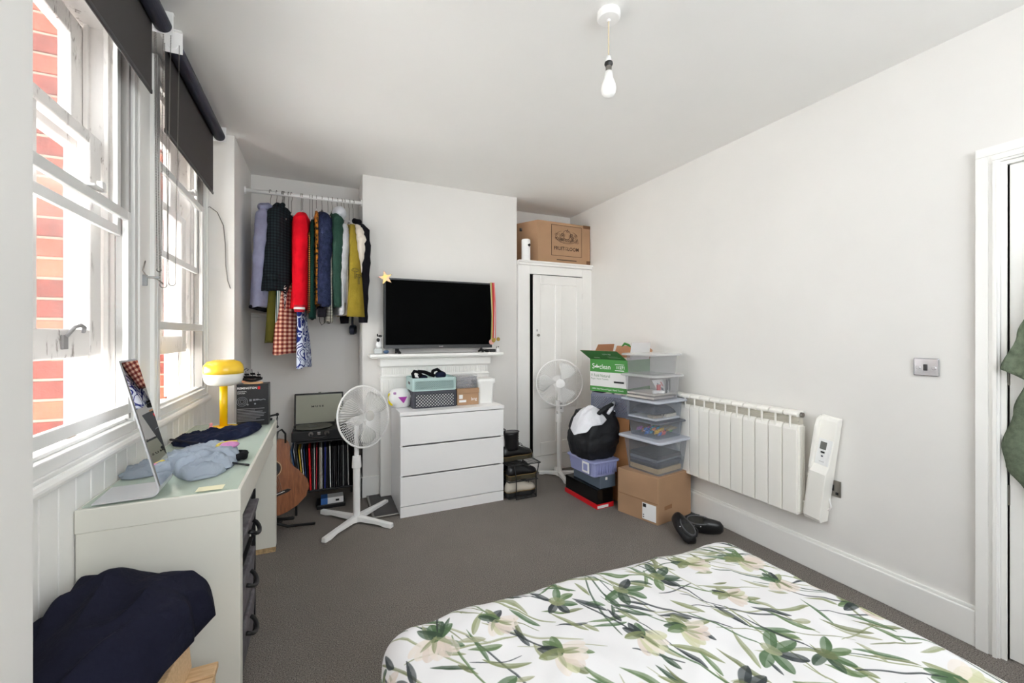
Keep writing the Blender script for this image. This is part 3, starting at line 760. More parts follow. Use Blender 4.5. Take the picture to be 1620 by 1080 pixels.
# ================================================================ bed
def duvet_print():
    Wp, Hp = 1920, 2160      # 1.25 mm per pixel over 2.4 x 2.7 m
    rs = np.random.RandomState(11)
    im = np.empty((Hp, Wp, 3), np.float32); im[:] = np.array([226, 225, 226])/255
    yy, xx = np.mgrid[0:Hp, 0:Wp].astype(np.float32)
    grain = rs.rand(Hp//8+2, Wp//8+2).astype(np.float32)
    grain = np.kron(grain, np.ones((8, 8), np.float32))[:Hp, :Wp]
    for ax_ in (0, 1):
        for sh_ in (4, 3): grain = (grain+np.roll(grain, sh_, ax_)+np.roll(grain, -sh_, ax_))/3
    def stroke(cx, cy, ang, L, w, col, curve=0., alpha=.9, shape=1.0, tip=0.):
        R = int(L/2+w+abs(curve)*L*L/4+4)
        x0, x1 = max(0, int(cx-R)), min(Wp, int(cx+R)); y0, y1 = max(0, int(cy-R)), min(Hp, int(cy+R))
        if x1-x0 < 3 or y1-y0 < 3: return
        X = xx[y0:y1, x0:x1]-cx; Y = yy[y0:y1, x0:x1]-cy
        ca, sa = math.cos(ang), math.sin(ang)
        a = X*ca+Y*sa; b = -X*sa+Y*ca-curve*(a*a-(L/2)**2*.33)
        t = np.clip(1-(2*a/L)**2, 0, 1)**shape*(1+tip*a/L*2)
        d = t*w/2-np.abs(b)
        m = np.clip(d+.5, 0, 1)*(np.abs(a) < L/2)*min(1, alpha+.12)
        g = grain[y0:y1, x0:x1]
        m = m*(.74+.3*g)*(1-.25*(b > 0))
        m = m[..., None]
        im[y0:y1, x0:x1] = im[y0:y1, x0:x1]*(1-m)+np.array(col, np.float32)/255*m
    greens = [(78, 104, 72), (96, 118, 80), (60, 78, 62), (52, 58, 60)]
    olive = [(142, 148, 112), (128, 136, 96), (158, 160, 130), (112, 118, 84)]
    A0 = -PI/4-.15
    def rc(l): return l[rs.randint(len(l))]
    for k in range(560):     # thin stems
        cx, cy = rs.rand()*Wp, rs.rand()*Hp
        stroke(cx, cy, A0+rs.randn()*.45, 90+rs.rand()*200, 2.6+rs.rand()*3.5, rc(olive+greens[2:]), rs.randn()*.0007, .8, .3)
    for k in range(1500):    # long leaves
        cx, cy = rs.rand()*Wp, rs.rand()*Hp
        stroke(cx, cy, A0+rs.randn()*.5, 36+rs.rand()*70, 8+rs.rand()*8, rc(olive+greens), rs.randn()*.0022, .85, .8, rs.rand()*.6)
    # blossoms on a loose grid
    gx, gy = 150, 160
    for j in range(int(Hp/gy)+1):
        for i in range(int(Wp/gx)+1):
            cx = i*gx+(j % 2)*gx*.5+rs.randn()*16; cy = j*gy+rs.randn()*16; ang = A0+rs.randn()*.5; kind = rs.randint(3)
            s = .85+rs.rand()*.35
            if kind < 2:
                for p in range(6):
                    a = ang+(p-2.5)*.34
                    stroke(cx+math.cos(a)*24*s, cy+math.sin(a)*24*s, a, 66*s, 26*s, [(224, 214, 204), (214, 200, 190), (196, 196, 160)][rs.randint(3)], 0, .8, .6, .3)
                for p in range(4):
                    a = ang+PI+(p-1.5)*.6
                    stroke(cx+math.cos(a)*14*s, cy+math.sin(a)*14*s, a+rs.randn()*.2, 52*s, 22*s, rc(greens+olive[:2]), 0, .88, .7)
                for p in range(3):
                    a = ang+rs.randn()*.5
                    stroke(cx+math.cos(a)*20, cy+math.sin(a)*20, a, 44*s, 9*s, rc(olive), rs.randn()*.002, .7, .8)
            else:
                for p in range(5):
                    a = ang+(p-2)*.85+rs.randn()*.1
                    stroke(cx+math.cos(a)*26*s, cy+math.sin(a)*26*s, a, 60*s, 22*s, rc(greens), rs.randn()*.002, .9, .7, .2)
                stroke(cx, cy, ang, 40, 30, rc(olive), 0, .85, .6)
            stroke(cx-math.cos(ang)*90, cy-math.sin(ang)*90, ang, 150, 5, rc(greens), rs.randn()*.0008, .85, .3)
    img = bpy.data.images.new('floral_print', Wp, Hp)
    px = np.ones((Hp, Wp, 4), np.float32); px[..., :3] = im
    img.pixels.foreach_set(px.ravel()); img.update(); img.pack()
    g = G('floral_duvet')
    tx = g.n('ShaderNodeTexImage'); tx.image = img
    uv = g.n('ShaderNodeUVMap'); uv.uv_map = 'uv'
    g.l(uv.outputs[0], tx.inputs[0]); g.l(tx.outputs[0], g.b.inputs[0])
    g.par(.85, spec=.2); g.bump(g.noise(300, 2), .15, .001)
    return g.m

BD = T('bed', 'double bed in the foreground with mattress under a floral duvet', 'bed', (.805, .22, 0))
BD.p('base', MB().box(.16, 1.45, -.80, 1.15, .06, .26), pm('bed_fabric', (150, 146, 140), .9), b=.02)
BD.p('mattress', MB().box(.145, 1.465, -.82, 1.165, .262, .46), pm('mattress_white', (232, 230, 226), .9), b=.04, seg=4)
for x in (.22, 1.39):
    for y in (-.72, 1.08): BD.p('leg', MB().cyl((x, y, 0), (x, y, .06), .022, n=12), BLACK)
def duvet():
    W_, L_, R_ = .665, .985, .075      # half width, half length of the flat top (to outer face), rounding
    cx, cy, zt = .805, .21, .505
    w, l = W_-R_, L_-R_
    drop = .34
    ext = R_*PI/2+drop-R_
    us = np.concatenate([np.linspace(-w-ext, -w, 34), np.linspace(-w, w, 130)[1:-1], np.linspace(w, w+ext, 34)])
    vs = np.concatenate([np.linspace(-l-.05, -l, 6), np.linspace(-l, l, 190)[1:-1], np.linspace(l, l+ext, 34)])
    mb = MB(); mb.uv = []
    for v in vs:
        for u in us:
            ex, ey = max(0, abs(u)-w), max(0, abs(v)-l)
            e = math.hypot(ex, ey)
            if e > 0:
                dx, dy = ex/e*(1 if u > 0 else -1), ey/e*(1 if v > 0 else -1)
                if e < R_*PI/2: r = R_*math.sin(e/R_); dz = R_*(1-math.cos(e/R_))
                else:
                    r = R_; dz = R_+(e-R_*PI/2)
                    fold = .010*noise.noise(Vector((u*7, v*7, 4)))*min(1, (e-R_*PI/2)/.1)
                    r += fold+.02*min(1, (e-R_*PI/2)/.3)
            else: dx = dy = r = dz = 0
            px = cx+max(-w, min(w, u))+dx*r; py = cy+max(-l, min(l, v))+dy*r
            edge = max(0, 1-e/.12)
            n1 = noise.noise(Vector((u*2.1, v*1.5, 2)))*.022+noise.noise(Vector((u*5+2, v*4, 7)))*.012
            wr = (1-abs(noise.noise(Vector((u*9-v*4, v*6+u*3, 1))))*2)*.006+noise.noise(Vector((u*22, v*16, 3)))*.0022
            px += noise.noise(Vector((v*6, 0, 2)))*.010*(abs(u) > w); py += noise.noise(Vector((u*6, 0, 5)))*.014*(v > l)
            mb.v.append((px, py, max(.13, min(zt+.035, zt-dz+(n1+wr)*(.25+.75*edge)))))
            mb.uv.append(((u+1.2)/2.4, (v+1.35)/2.7))
    nu = len(us)
    for j in range(len(vs)-1):
        for i in range(nu-1): a = j*nu+i; mb.f.append((a, a+1, a+nu+1, a+nu))
    return mb
dv = solo('duvet', 'white duvet with green floral print spread over the bed', 'duvet', duvet(), duvet_print(), smooth=True)
md = dv.modifiers.new('thickness', 'SOLIDIFY'); md.thickness = .012; md.offset = -1

# ================================================================ clothes rail and clothes
rl = T('clothes_rail', 'white clothes rail spanning the left alcove', 'rail', (-.10, 3.6, 2.365))
rl.p('rail', MB().cyl((-.509, 3.6, 2.362), (.301, 3.6, 2.372), .014, n=16), PLAST, smooth=True)
rl.p('end_bracket', MB().cyl((-.5095, 3.6, 2.362), (-.500, 3.6, 2.362), .026, n=20), PLAST)
rl.p('end_bracket', MB().cyl((.292, 3.6, 2.372), (.3015, 3.6, 2.372), .026, n=20), PLAST)
struct('trim_5', MB().box(-.509, .301, 3.895, 3.92, 1.445, 1.472).box(-.509, .301, 3.885, 3.90, 1.466, 1.476), GLOSS, b=.003)

def patt(name, fn, rough=.95):
    g = G(name); x, y, z = g.xyz(); u = g.math('ADD', g.math('MULTIPLY', x, 1.0), g.math('MULTIPLY', y, .35)); g.col(fn(g, u, z)); g.par(rough, spec=.15); g.bump(g.noise(24, 4), .7, .012); return g.m
def st(g, v, f, th=.5): return g.math('GREATER_THAN', g.math('FRACT', g.math('MULTIPLY_ADD', v, f, 50.25)), th)
def gingham(a, m, d, f):
    def fn(g, u, z):
        s = g.math('ADD', st(g, u, f), st(g, z, f))
        return g.mix(g.math('GREATER_THAN', s, 1.5), g.mix(g.math('GREATER_THAN', s, .5), lin(a), lin(m)), lin(d))
    return fn
def stripe(a, b, f, ax='u', th=.5): return lambda g, u, z: g.mix(st(g, u if ax == 'u' else z, f, th), lin(a), lin(b))
def swirl(a, b, sc, k=3, th=.5):
    def fn(g, u, z):
        n = g.noise(sc, 1, .4, dist=1.2); return g.mix(g.math('GREATER_THAN', g.math('FRACT', g.math('MULTIPLY', n, k)), th), lin(a), lin(b))
    return fn
def blot(a, b, c, sc):
    def fn(g, u, z):
        n = g.noise(sc, 2, .5); return g.mix(g.math('GREATER_THAN', n, .55), g.mix(g.math('GREATER_THAN', n, .45), lin(a), lin(b)), lin(c))
    return fn
F = dict(
 lav=cloth('lavender_nylon', (152, 154, 182)), plaid=patt('dark_plaid', gingham((38, 50, 54), (30, 38, 42), (24, 26, 32), 48)),
 olive=cloth('olive_cotton', (98, 94, 40)), stripe=patt('green_white_stripe', stripe((214, 222, 220), (56, 92, 88), 75)),
 zig=patt('black_white_leaf', swirl((28, 28, 30), (200, 200, 196), 22, 4, .62)), gin=patt('brown_gingham', gingham((236, 200, 176), (176, 106, 88), (112, 44, 44), 34)),
 blue=patt('blue_white_swirl', swirl((36, 48, 120), (214, 222, 238), 11, 5, .5)), red=cloth('red_wool', (220, 16, 36)), dgr=cloth('dark_green', (20, 56, 48)),
 flor=patt('autumn_floral', blot((44, 40, 28), (150, 96, 40), (196, 120, 44), 42)), navy=cloth('navy_fleece', (40, 47, 74), bump=(150, 1, .006), var=(40, .35)),
 knit=patt('black_white_knit', gingham((210, 208, 196), (120, 118, 110), (36, 36, 36), 90)), green=cloth('forest_green', (44, 72, 62)), grey=cloth('pale_grey_jersey', (196, 198, 204)),
 cream=cloth('cream_cotton', (222, 212, 200)), must=cloth('mustard_wool', (150, 130, 46)), blk=cloth('black_nylon', (28, 26, 32)), brn=patt('brown_check', gingham((206, 150, 70), (120, 70, 40), (40, 30, 30), 70)),
 white=cloth('white_cotton', (228, 228, 230)))

def garment(name, label, cat, mat, x, zt, zb, depth=.19, thick=.035, flare=1.0, rz=0, sleeve=None, shoulder=.07, hanger='white', seed=0, smat=None, extra=None, y0=3.6, shift=0, fold=.42, slim=0, straps=False):
    """a garment on its hanger; local frame: rail at the origin, front towards -y"""
    RZ = 2.367
    t = T(name, label, cat, (x, y0, RZ), rz, 'clothes hanging on the white rail')
    zt -= RZ; zb -= RZ
    hm = {'white': PLAST, 'black': BLACK, 'wire': STEEL}[hanger]
    hk = [(0, .016*math.cos(a), .002+.019*math.sin(a)) for a in [PI*1.15-PI*1.2*k/9 for k in range(10)]]
    hk = [(0, p[1], p[2]) for p in hk]+[(0, .012, -.03), (0, 0, -.05), (0, 0, zt+.015)]
    zh = zt
    if straps:
        zt = 2.20-RZ
        for sy in (-.5, .5): t.p('strap', MB().cyl((0, sy*depth*.6, zt-.02), (0, sy*depth*.6, zh-.02), .004, n=6), mat, local=True)
    h = t.p('hanger', MB().tube([(0, -d*.8, zt-.05) for d in (depth,)]+[(0, -depth*.35, zt-.012), (0, 0, zt+.022), (0, depth*.35, zt-.012), (0, depth*.8, zt-.05)], .0075, 8), hm, local=True, smooth=True)
    hk[-1] = (0, 0, zt+.015)
    t.p('hook', MB().tube(hk, .0022, 6), STEEL, local=True, parent=h, smooth=True)
    zt = zh
    rings = []; N = 30; K = 26; H = zt-zb
    for k in range(K):
        q_ = k/(K-1); z = zt-H*q_
        s = min(1, (q_*H)/shoulder)
        w = depth*(.28+.72*math.sin(s*PI/2))*(1+(flare-1)*q_)
        th_ = thick*(.45+.55*s)*(1+.35*(flare-1)*q_+.10*q_)*(1-slim*(1-min(1, q_*1.5)))
        r = []
        for i in range(N):
            a = 2*PI*i/N; c, s_ = math.cos(a), math.sin(a)
            f = 1+fold*(q_**.6)*.8*(noise.noise(Vector((c*2.2, s_*2.2+seed, z*2.5+seed)))+.5*noise.noise(Vector((c*5, s_*5, z*1.5+seed*3))))
            ex = abs(c)**.8*(1 if c > 0 else -1); ey = abs(s_)**.9*(1 if s_ > 0 else -1)
            r.append((th_*ex*f+shift*q_, w*ey*(1+.1*(f-1)), z-(.008*math.sin(3*a+seed)*(q_ > .97))))
        rings.append(r)
    bd = t.p('body', MB().loft(rings), mat, local=True, smooth=True)
    if sleeve:
        for sgn in (-1, 1):
            L0 = sleeve
            ys = sgn*(depth*.80)
            z0 = zt-shoulder*.75
            pts = [(0, ys*.75, z0+.01), (sgn*-.01, ys, z0-.03), (sgn*-.012, ys*1.12, z0-L0*.25), (.004, ys*1.16, z0-L0*.5), (.0, ys*1.10, z0-L0*.75), (.004, ys*1.04, z0-L0)]
            pts = [(p[0]+shift*.9*((z0-p[2])/max(H, .1)), p[1], p[2]) for p in pts]
            rr = [.030, .044, .045, .040, .036, .033]
            P, RR = [], []
            for a_ in range(len(pts)-1):
                for m in range(4):
                    u = m/4; P.append([pts[a_][i]*(1-u)+pts[a_+1][i]*u for i in range(3)]); rad = rr[a_]*(1-u)+rr[a_+1]*u
                    RR.append(rad*(1+.09*math.sin((a_*4+m)*2.1+seed)))
            P.append(pts[-1]); RR.append(rr[-1])
            t.p('sleeve', MB().tube(P, RR, 14), smat or mat, local=True, smooth=True)
    if extra: extra(t, zt, zb)
    return t

garment('jacket', 'pale lavender jacket, leftmost garment on the rail', 'jacket', F['lav'], -.345, 2.235, 1.50, .17, .052, 1.15, -.34, .66, seed=1, shift=-.02,
   extra=lambda t, zt, zb: (t.p('collar', MB().tube([(.0, -.12, zt-.02), (-.03, -.07, zt+.0), (.0, -.02, zt+.02), (.03, -.07, zt+.0)], [.022, .03, .028, .022], 12, close=True), F['lav'], local=True, smooth=True), t.p('hem_lining', MB().tube([(-.045, -.19, zb-.0), (-.03, -.02, zb-.015), (-.03, .12, zb)], .014, 8), F['blk'], local=True, smooth=True)))
garment('shirt', 'dark green and navy plaid shirt beside the lavender jacket', 'shirt', F['plaid'], -.262, 2.26, 1.62, .18, .072, 1.22, -.32, .52, seed=2, hanger='black', shift=-.015,
   extra=lambda t, zt, zb: (t.p('collar', MB().tube([(-.015, -.10, zt-.02), (-.02, -.05, zt+.01), (0, 0, zt+.015), (.02, -.05, zt+.01), (.015, -.10, zt-.02)], .018, 10), F['plaid'], local=True, smooth=True),
                            t.p('cuff', MB().tube([(.004, -.188, 0+zt-.52), (.004, -.187, zt-.575)], [.041, .040], 14), F['plaid'], local=True, smooth=True)))
garment('trousers', 'olive green trousers hanging below the plaid shirt', 'trousers', F['olive'], -.305, 1.78, 1.25, .11, .040, 1.4, -.15, None, seed=3, straps=True, shift=-.01)
garment('shirt', 'lavender shirt whose hem shows behind the striped one', 'shirt', F['lav'], -.268, 2.12, 1.42, .13, .018, 1.1, -.15, None, seed=31, hanger='wire')
garment('shirt', 'green and white striped shirt whose hem shows under the plaid one', 'shirt', F['stripe'], -.255, 1.74, 1.385, .15, .022, 1.2, -.20, None, seed=4, straps=True)
garment('shirt', 'black shirt with white leaf print beside the striped one', 'shirt', F['zig'], -.226, 1.72, 1.40, .14, .018, 1.2, -.12, None, seed=5, straps=True, hanger='wire')
garment('dress', 'long brown and cream gingham dress', 'dress', F['gin'], -.205, 1.72, 1.165, .13, .044, 1.9, -.36, None, seed=6, slim=.5, straps=True, fold=.4)
garment('dress', 'long blue and white swirl patterned dress, lowest hanging on the rail', 'dress', F['blue'], -.140, 1.60, 1.06, .13, .034, 1.5, -.10, None, seed=7, slim=.5, straps=True, fold=.35, shift=.02)
def redx(t, zt, zb):
    t.p('cuff', MB().tube([(.004, -.178, zt-.715), (.004, -.177, zt-.765)], [.036, .034], 14), pm('red_rib', (190, 24, 44), .9), local=True, smooth=True)
    t.p('cuff_stripe', MB().tube([(.004, -.178, zt-.732), (.004, -.178, zt-.748)], [.037, .037], 14), PAPER, local=True, smooth=True, label='white stripe around the cuff')
garment('jumper', 'bright red jumper with white striped cuff', 'jumper', F['red'], -.130, 2.235, 1.50, .17, .062, 1.12, -.10, .68, seed=8, extra=redx)
garment('top', 'dark green top between the red jumper and navy fleece', 'top', F['dgr'], -.062, 2.19, 1.43, .17, .020, 1.15, 0, None, seed=9)
garment('shirt', 'autumn floral shirt with orange flowers beside the navy fleece', 'shirt', F['flor'], -.034, 2.26, 1.53, .17, .020, 1.0, .04, None, seed=10)
garment('shirt', 'small brown check shirt whose hem shows beside the red jumper', 'shirt', F['brn'], -.080, 2.10, 1.47, .17, .014, 1.05, 0, None, seed=33, hanger='wire')
garment('fleece', 'thick navy fleece jacket in the middle of the rail', 'fleece', F['navy'], .006, 2.255, 1.53, .18, .066, 1.12, .10, .69, seed=11, hanger='black', shift=.005)
garment('top', 'black and white knitted top whose hem shows below the fleece', 'top', F['knit'], .050, 2.24, 1.40, .16, .022, 1.1, .10, None, seed=12)
garment('shirt', 'forest green shirt right of the navy fleece', 'shirt', F['green'], .080, 2.255, 1.52, .18, .034, 1.15, .17, .69, seed=13, hanger='wire', shift=.01)
garment('hoodie', 'pale grey hoodie with its hood up against the rail', 'hoodie', F['grey'], .118, 2.20, 1.46, .17, .020, 1.15, .18, .60, seed=14,
   extra=lambda t, zt, zb: t.p('hood', MB().ball((0, -.06, zt+.045), (.052, .085, .062), 16, 10), F['grey'], local=True, smooth=True))
garment('shirt', 'cream shirt between grey hoodie and mustard cardigan', 'shirt', F['cream'], .150, 2.20, 1.46, .16, .016, 1.1, .22, None, seed=15)
def mush(t, zt, zb):
    x0 = .0; y = -.262; m = MB(); zc = zt-.44
    for cxx, zz, r in ((-.012, zc+.045, .026), (.014, zc+.005, .022)):
        m.tube([(cxx+r*math.cos(a), y, zz+r*.7*math.sin(a)) for a in [PI*k/10 for k in range(11)]]+[(cxx-r*.5, y, zz-.006), (cxx, y, zz-.003), (cxx+r*.5, y, zz-.006), (cxx+r, y, zz)], .0014, 4)
        m.tube([(cxx-.005, y, zz-.006), (cxx-.004, y, zz-.06), (cxx+.005, y, zz-.06), (cxx+.005, y, zz-.006)], .0014, 4)
        for dx in (-.012, 0, .012): m.ball((cxx+dx, y, zz+.008), .0026, 6, 4)
    return m
def mustx(t, zt, zb):
    # flat front panel of the cardigan with the embroidered mushrooms
    m = MB(); rings = []
    for k in range(16):
        q_ = k/15; z = zt-.03-(zt-zb-.01)*q_; w = .018+.046*q_; y = -.165-.06*math.sin(min(1, q_*1.4)*PI/2)
        rings.append([(-w+.006*q_, y-.008, z), (0+.006*q_, y-.022-.004*math.sin(q_*9), z), (w+.006*q_, y-.008, z), (w*.9, y+.02, z), (-w*.9, y+.02, z)])
    pn = t.p('front_panel', MB().loft(rings), F['must'], local=True, smooth=True)
    mm = mush(t, zt, zb); mm.v = [(a, b+.008, c) for a, b, c in mm.v]
    t.p('embroidery', mm, INKB, local=True, parent=pn, label='two outlined toadstools')
garment('cardigan', 'mustard cardigan embroidered with black toadstools', 'cardigan', F['must'], .170, 2.18, 1.46, .17, .026, 1.15, .30, None, seed=16, extra=mustx, shift=.01)
garment('shirt', 'cream shirt just behind the mustard cardigan', 'shirt', F['cream'], .205, 2.19, 1.62, .19, .018, 1.05, .38, .42, seed=17)
garment('jacket', 'black bomber jacket, rightmost garment on the rail', 'jacket', F['blk'], .235, 2.20, 1.46, .18, .036, 1.08, .42, .75, seed=18,
   extra=lambda t, zt, zb: t.p('collar', MB().tube([(.0, -.11, zt-.02), (-.02, -.06, zt+.005), (.0, -.01, zt+.015), (.02, -.06, zt+.005)], .022, 12, close=True), F['blk'], local=True, smooth=True))
t = T('handbag', 'small black handbag hanging under the navy fleece', 'bag', (.0, 3.45, 1.40), group='clothes hanging on the white rail')
t.p('pouch', MB().box(-.025, .035, 3.41, 3.44, 1.435, 1.50), F['blk'], b=.008)
t.p('strap', MB().tube([(-.012, 3.425, 1.45), (-.010, 3.42, 1.40), (.004, 3.42, 1.375), (.022, 3.42, 1.39), (.026, 3.425, 1.44)], .0025, 6).cyl((0, 3.425, 1.49), (0, 3.43, 1.60), .003, n=6), BLACK, smooth=True)
t = T('headphones', 'dark blue headphones hanging from the ledge at the alcove end', 'headphones', (.255, 3.86, 1.35))
NB = pm('navy_plastic', (34, 40, 60), .4)
t.p('headband', MB().tube([(.247+.0*k, 3.872, 1.36+.02*k) if k < 5 else (.247, 3.872-.012*math.sin((k-4)*.8), 1.44+.03*math.sin((k-4)*.5)) for k in range(9)], .010, 8), NB, smooth=True)
t.p('ear_cup', MB().cyl((.225, 3.845, 1.345), (.262, 3.84, 1.345), .040, n=24).cyl((.218, 3.845, 1.345), (.226, 3.845, 1.345), .030, n=24), NB, b=.004)
t.p('ear_cup', MB().cyl((.235, 3.885, 1.350), (.275, 3.88, 1.350), .038, n=24), NB, b=.004)
t.p('ear_pad', MB().tube([(.270, 3.84+.028*math.cos(a), 1.347+.028*math.sin(a)) for a in [2*PI*k/18 for k in range(18)]], .009, 8, close=True), BLACK, smooth=True)

# ================================================================ record crate, record player, guitar
C_ = T('record_crate', 'black open record crate with thin legs beside the guitar', 'crate', (.03, 3.55, 0))
x0, x1, ya, yb, zb, zt = -.170, .235, 3.385, 3.72, .165, .525
C_.p('top_board', MB().box(x0, x1, ya, yb, zt-.012, zt), BLKM, b=.002)
C_.p('bottom_board', MB().box(x0, x1, ya, yb, zb-.012, zb), BLKM, b=.002)
for x in (x0, x1-.012): C_.p('side_panel', MB().box(x, x+.012, ya, yb, zb, zt-.012), BLKM, b=.002)
C_.p('back_panel', MB().box(x0, x1, yb, yb+.008, zb-.012, zt), BLKM)
for x in (x0, x1-.014):
    for y in (ya, yb-.014): C_.p('leg', MB().box(x, x+.014, y, y+.014, 0, zb-.012), BLKM)
recs = [(.006, (60, 96, 140), 'slate blue'), (.005, (220, 222, 224), 'white'), (.006, (96, 106, 112), 'grey'), (.007, (232, 196, 70), 'yellow and pink'), (.005, (214, 214, 214), 'white'), (.008, (40, 58, 100), 'dark blue'),
        (.004, (30, 30, 30), 'black'), (.012, (216, 26, 36), 'bright red'), (.005, (40, 40, 42), 'black'), (.007, (190, 190, 186), 'pale grey'), (.006, (170, 34, 50), 'crimson'), (.009, (34, 32, 34), 'black'),
        (.006, (206, 196, 180), 'cream'), (.005, (230, 230, 228), 'white'), (.004, (26, 26, 28), 'black'), (.007, (48, 60, 150), 'royal blue'), (.010, (24, 24, 26), 'black'), (.005, (26, 26, 28), 'black'), (.006, (236, 236, 232), 'white'),
        (.008, (22, 22, 24), 'black'), (.008, (30, 30, 34), 'black'), (.009, (24, 22, 22), 'black'), (.006, (60, 62, 64), 'dark grey'), (.008, (22, 22, 24), 'black'), (.007, (26, 28, 26), 'black'), (.005, (150, 152, 150), 'mid grey'), (.008, (22, 22, 24), 'black'), (.006, (24, 24, 24), 'black'), (.005, (190, 190, 186), 'pale grey')]
cnt = {}; x = -.155; prevn = None
total = len([r for r in recs]); dup_names = {}
for r in recs: dup_names[r[2]] = dup_names.get(r[2], 0)+1
for i, (w_, c_, nm) in enumerate(recs):
    lean = -.045*max(0, 1-i/9) if i < 9 else random.uniform(-.006, .006)
    z0, z1 = .166, .166+.305
    if i >= 1: x += .0055
    m = MB().hexa([(x, 3.40, z0), (x+w_, 3.40, z0), (x+w_, 3.71, z0), (x, 3.71, z0), (x+lean, 3.40+.004*(i % 2), z1), (x+lean+w_, 3.40, z1), (x+lean+w_, 3.71, z1), (x+lean, 3.71, z1)])
    nb = recs[i-1][2] if i else 'crate side'
    if nm == 'black': lb = 'plain black record sleeve standing in the crate'
    elif dup_names[nm] == 1: lb = '%s record sleeve standing in the crate' % nm
    else:
        cnt[nm] = cnt.get(nm, 0)+1
        od = {1: 'first', 2: 'second', 3: 'third', 4: 'fourth'}[cnt[nm]]
        lb = '%s record sleeve in the crate, %s such from the guitar side' % (nm, od)
    solo('record_sleeve', lb, 'record', m, pm('sleeve_%d' % i, c_, .4), group='records standing in the crate')
    x += w_
t = T('record_player', 'black briefcase record player with open grey lid on the crate', 'record player', (.0, 3.55, .525))
BV = pm('black_vinyl', (24, 24, 26), .45, bump=(200, .3, .001))
t.p('case', MB().box(-.195, .185, 3.39, 3.66, .5255, .600), BV, b=.006)
t.p('platter', MB().cyl((-.055, 3.52, .600), (-.055, 3.52, .606), .130, n=40), BLACK)
t.p('record_disc', MB().cyl((-.055, 3.52, .6065), (-.055, 3.52, .609), .135, n=48), BLKG)
t.p('record_label', MB().cyl((-.055, 3.52, .609), (-.055, 3.52, .6098), .03, n=24), pm('label_grey', (90, 90, 88), .6))
t.p('tone_arm', MB().tube([(.115, 3.60, .625), (.118, 3.52, .624), (.100, 3.45, .620)], .004, 6).cyl((.115, 3.60, .600), (.115, 3.60, .635), .018, n=16), STEEL)
ld = MB().hexa([(-.190, 3.640, .600), (.165, 3.640, .600), (.165, 3.665, .600), (-.190, 3.665, .600), (-.190, 3.680, .838), (.165, 3.680, .838), (.165, 3.705, .838), (-.190, 3.705, .838)])
lid = t.p('lid', ld, BV, b=.005)
t.p('lid_lining', MB().hexa([(-.178, 3.6395, .612), (.153, 3.6395, .612), (.153, 3.645, .612), (-.178, 3.645, .612), (-.178, 3.6765, .826), (.153, 3.6765, .826), (.153, 3.682, .826), (-.178, 3.682, .826)]), pm('sage_grey', (158, 160, 146), .7), parent=lid, label='grey green lining')
text('M U S E', (-.025, 3.6555, .737), (1, 0, 0), (0, .165, 1), .018, INKB, t, parent=lid, wide=1.5, bold=.0006)
t.p('lid_clasp', MB().box(-.02, .0, 3.685, 3.70, .838, .845), STEEL, parent=lid)
t.p('handle', MB().tube([(-.068, 3.387, .575), (-.066, 3.372, .560), (-.045, 3.366, .553), (.015, 3.366, .553), (.036, 3.372, .560), (.038, 3.387, .575)], .007, 8), BLACK, smooth=True)
for xx in (-.068, .038): t.p('handle_mount', MB().cyl((xx, 3.390, .578), (xx, 3.384, .578), .017, n=16), CHROME)
t.p('latch', MB().box(-.026, -.004, 3.382, 3.39, .566, .590), CHROME, b=.002)
t.p('corner_cap', MB().box(.165, .187, 3.384, 3.40, .528, .545), CHROME, b=.003)
t = T('small_carton', 'small white and blue carton on the carpet under the record crate', 'box', (.09, 3.50, 0))
t.p('carton', MB().box(.0, .155, 3.44, 3.53, .03, .075), PAPER, b=.002); t.p('blue_end', MB().box(-.001, .045, 3.439, 3.531, .0302, .0752), pm('blue_print', (60, 110, 180), .5)); t.p('dark_logo', MB().box(.10, .125, 3.4388, 3.44, .045, .06), INKB)
t.p('tray', MB().box(-.03, .17, 3.43, 3.60, 0, .03), BLACK, b=.004)
# guitar, face towards the room, neck leaning up to the left
GW = T('acoustic_guitar', 'brown acoustic guitar on a floor stand behind the desk end', 'guitar', (-.25, 3.08, .0))
gm = Matrix.Translation(Vector((-.285, 3.10, .385))) @ Matrix.Rotation(.30, 4, 'Z') @ Matrix.Rotation(-.12, 4, 'X') @ Matrix.Rotation(.20, 4, 'Y').inverted()
def gp(u): # outline half width along body axis, u: 0 bottom..1 top
    pts = [(0, .02), (.03, .09), (.10, .150), (.22, .185), (.34, .182), (.46, .150), (.56, .122), (.64, .112), (.74, .122), (.85, .135), (.93, .122), (.98, .075), (1, .02)]
    for a, b_ in zip(pts, pts[1:]):
        if a[0] <= u <= b_[0]: t_ = (u-a[0])/(b_[0]-a[0]); t_ = t_*t_*(3-2*t_) if 0 < a[0] < .9 else t_; return a[1]+(b_[1]-a[1])*t_
    return .02
us = [0, .01, .03, .06, .1, .15, .2, .26, .32, .4, .48, .56, .62, .68, .75, .82, .88, .93, .96, .99, 1]
ol = [(gp(u), -.24+.48*u) for u in us]+[(-gp(u), -.24+.48*u) for u in us[::-1]]
WOOD = G('guitar_mahogany'); c_ = WOOD.scaled((14, 14, 1.2)); WOOD.col(WOOD.mix(WOOD.ramp(WOOD.noise(6, 5, .6, coord=c_), .3, .7), lin((116, 66, 38)), lin((158, 98, 60)))); WOOD.par(.35); WOOD = WOOD.m
gb = GW.p('body', MB().prism(ol, -.045, .045, 'y').xf(gm), WOOD, b=.004)
ring = MB(); 
GW.p('soundhole', MB().cyl((0, -.0462, .055), (0, -.0455, .055), .048, n=32).xf(gm), BLKM, parent=gb)
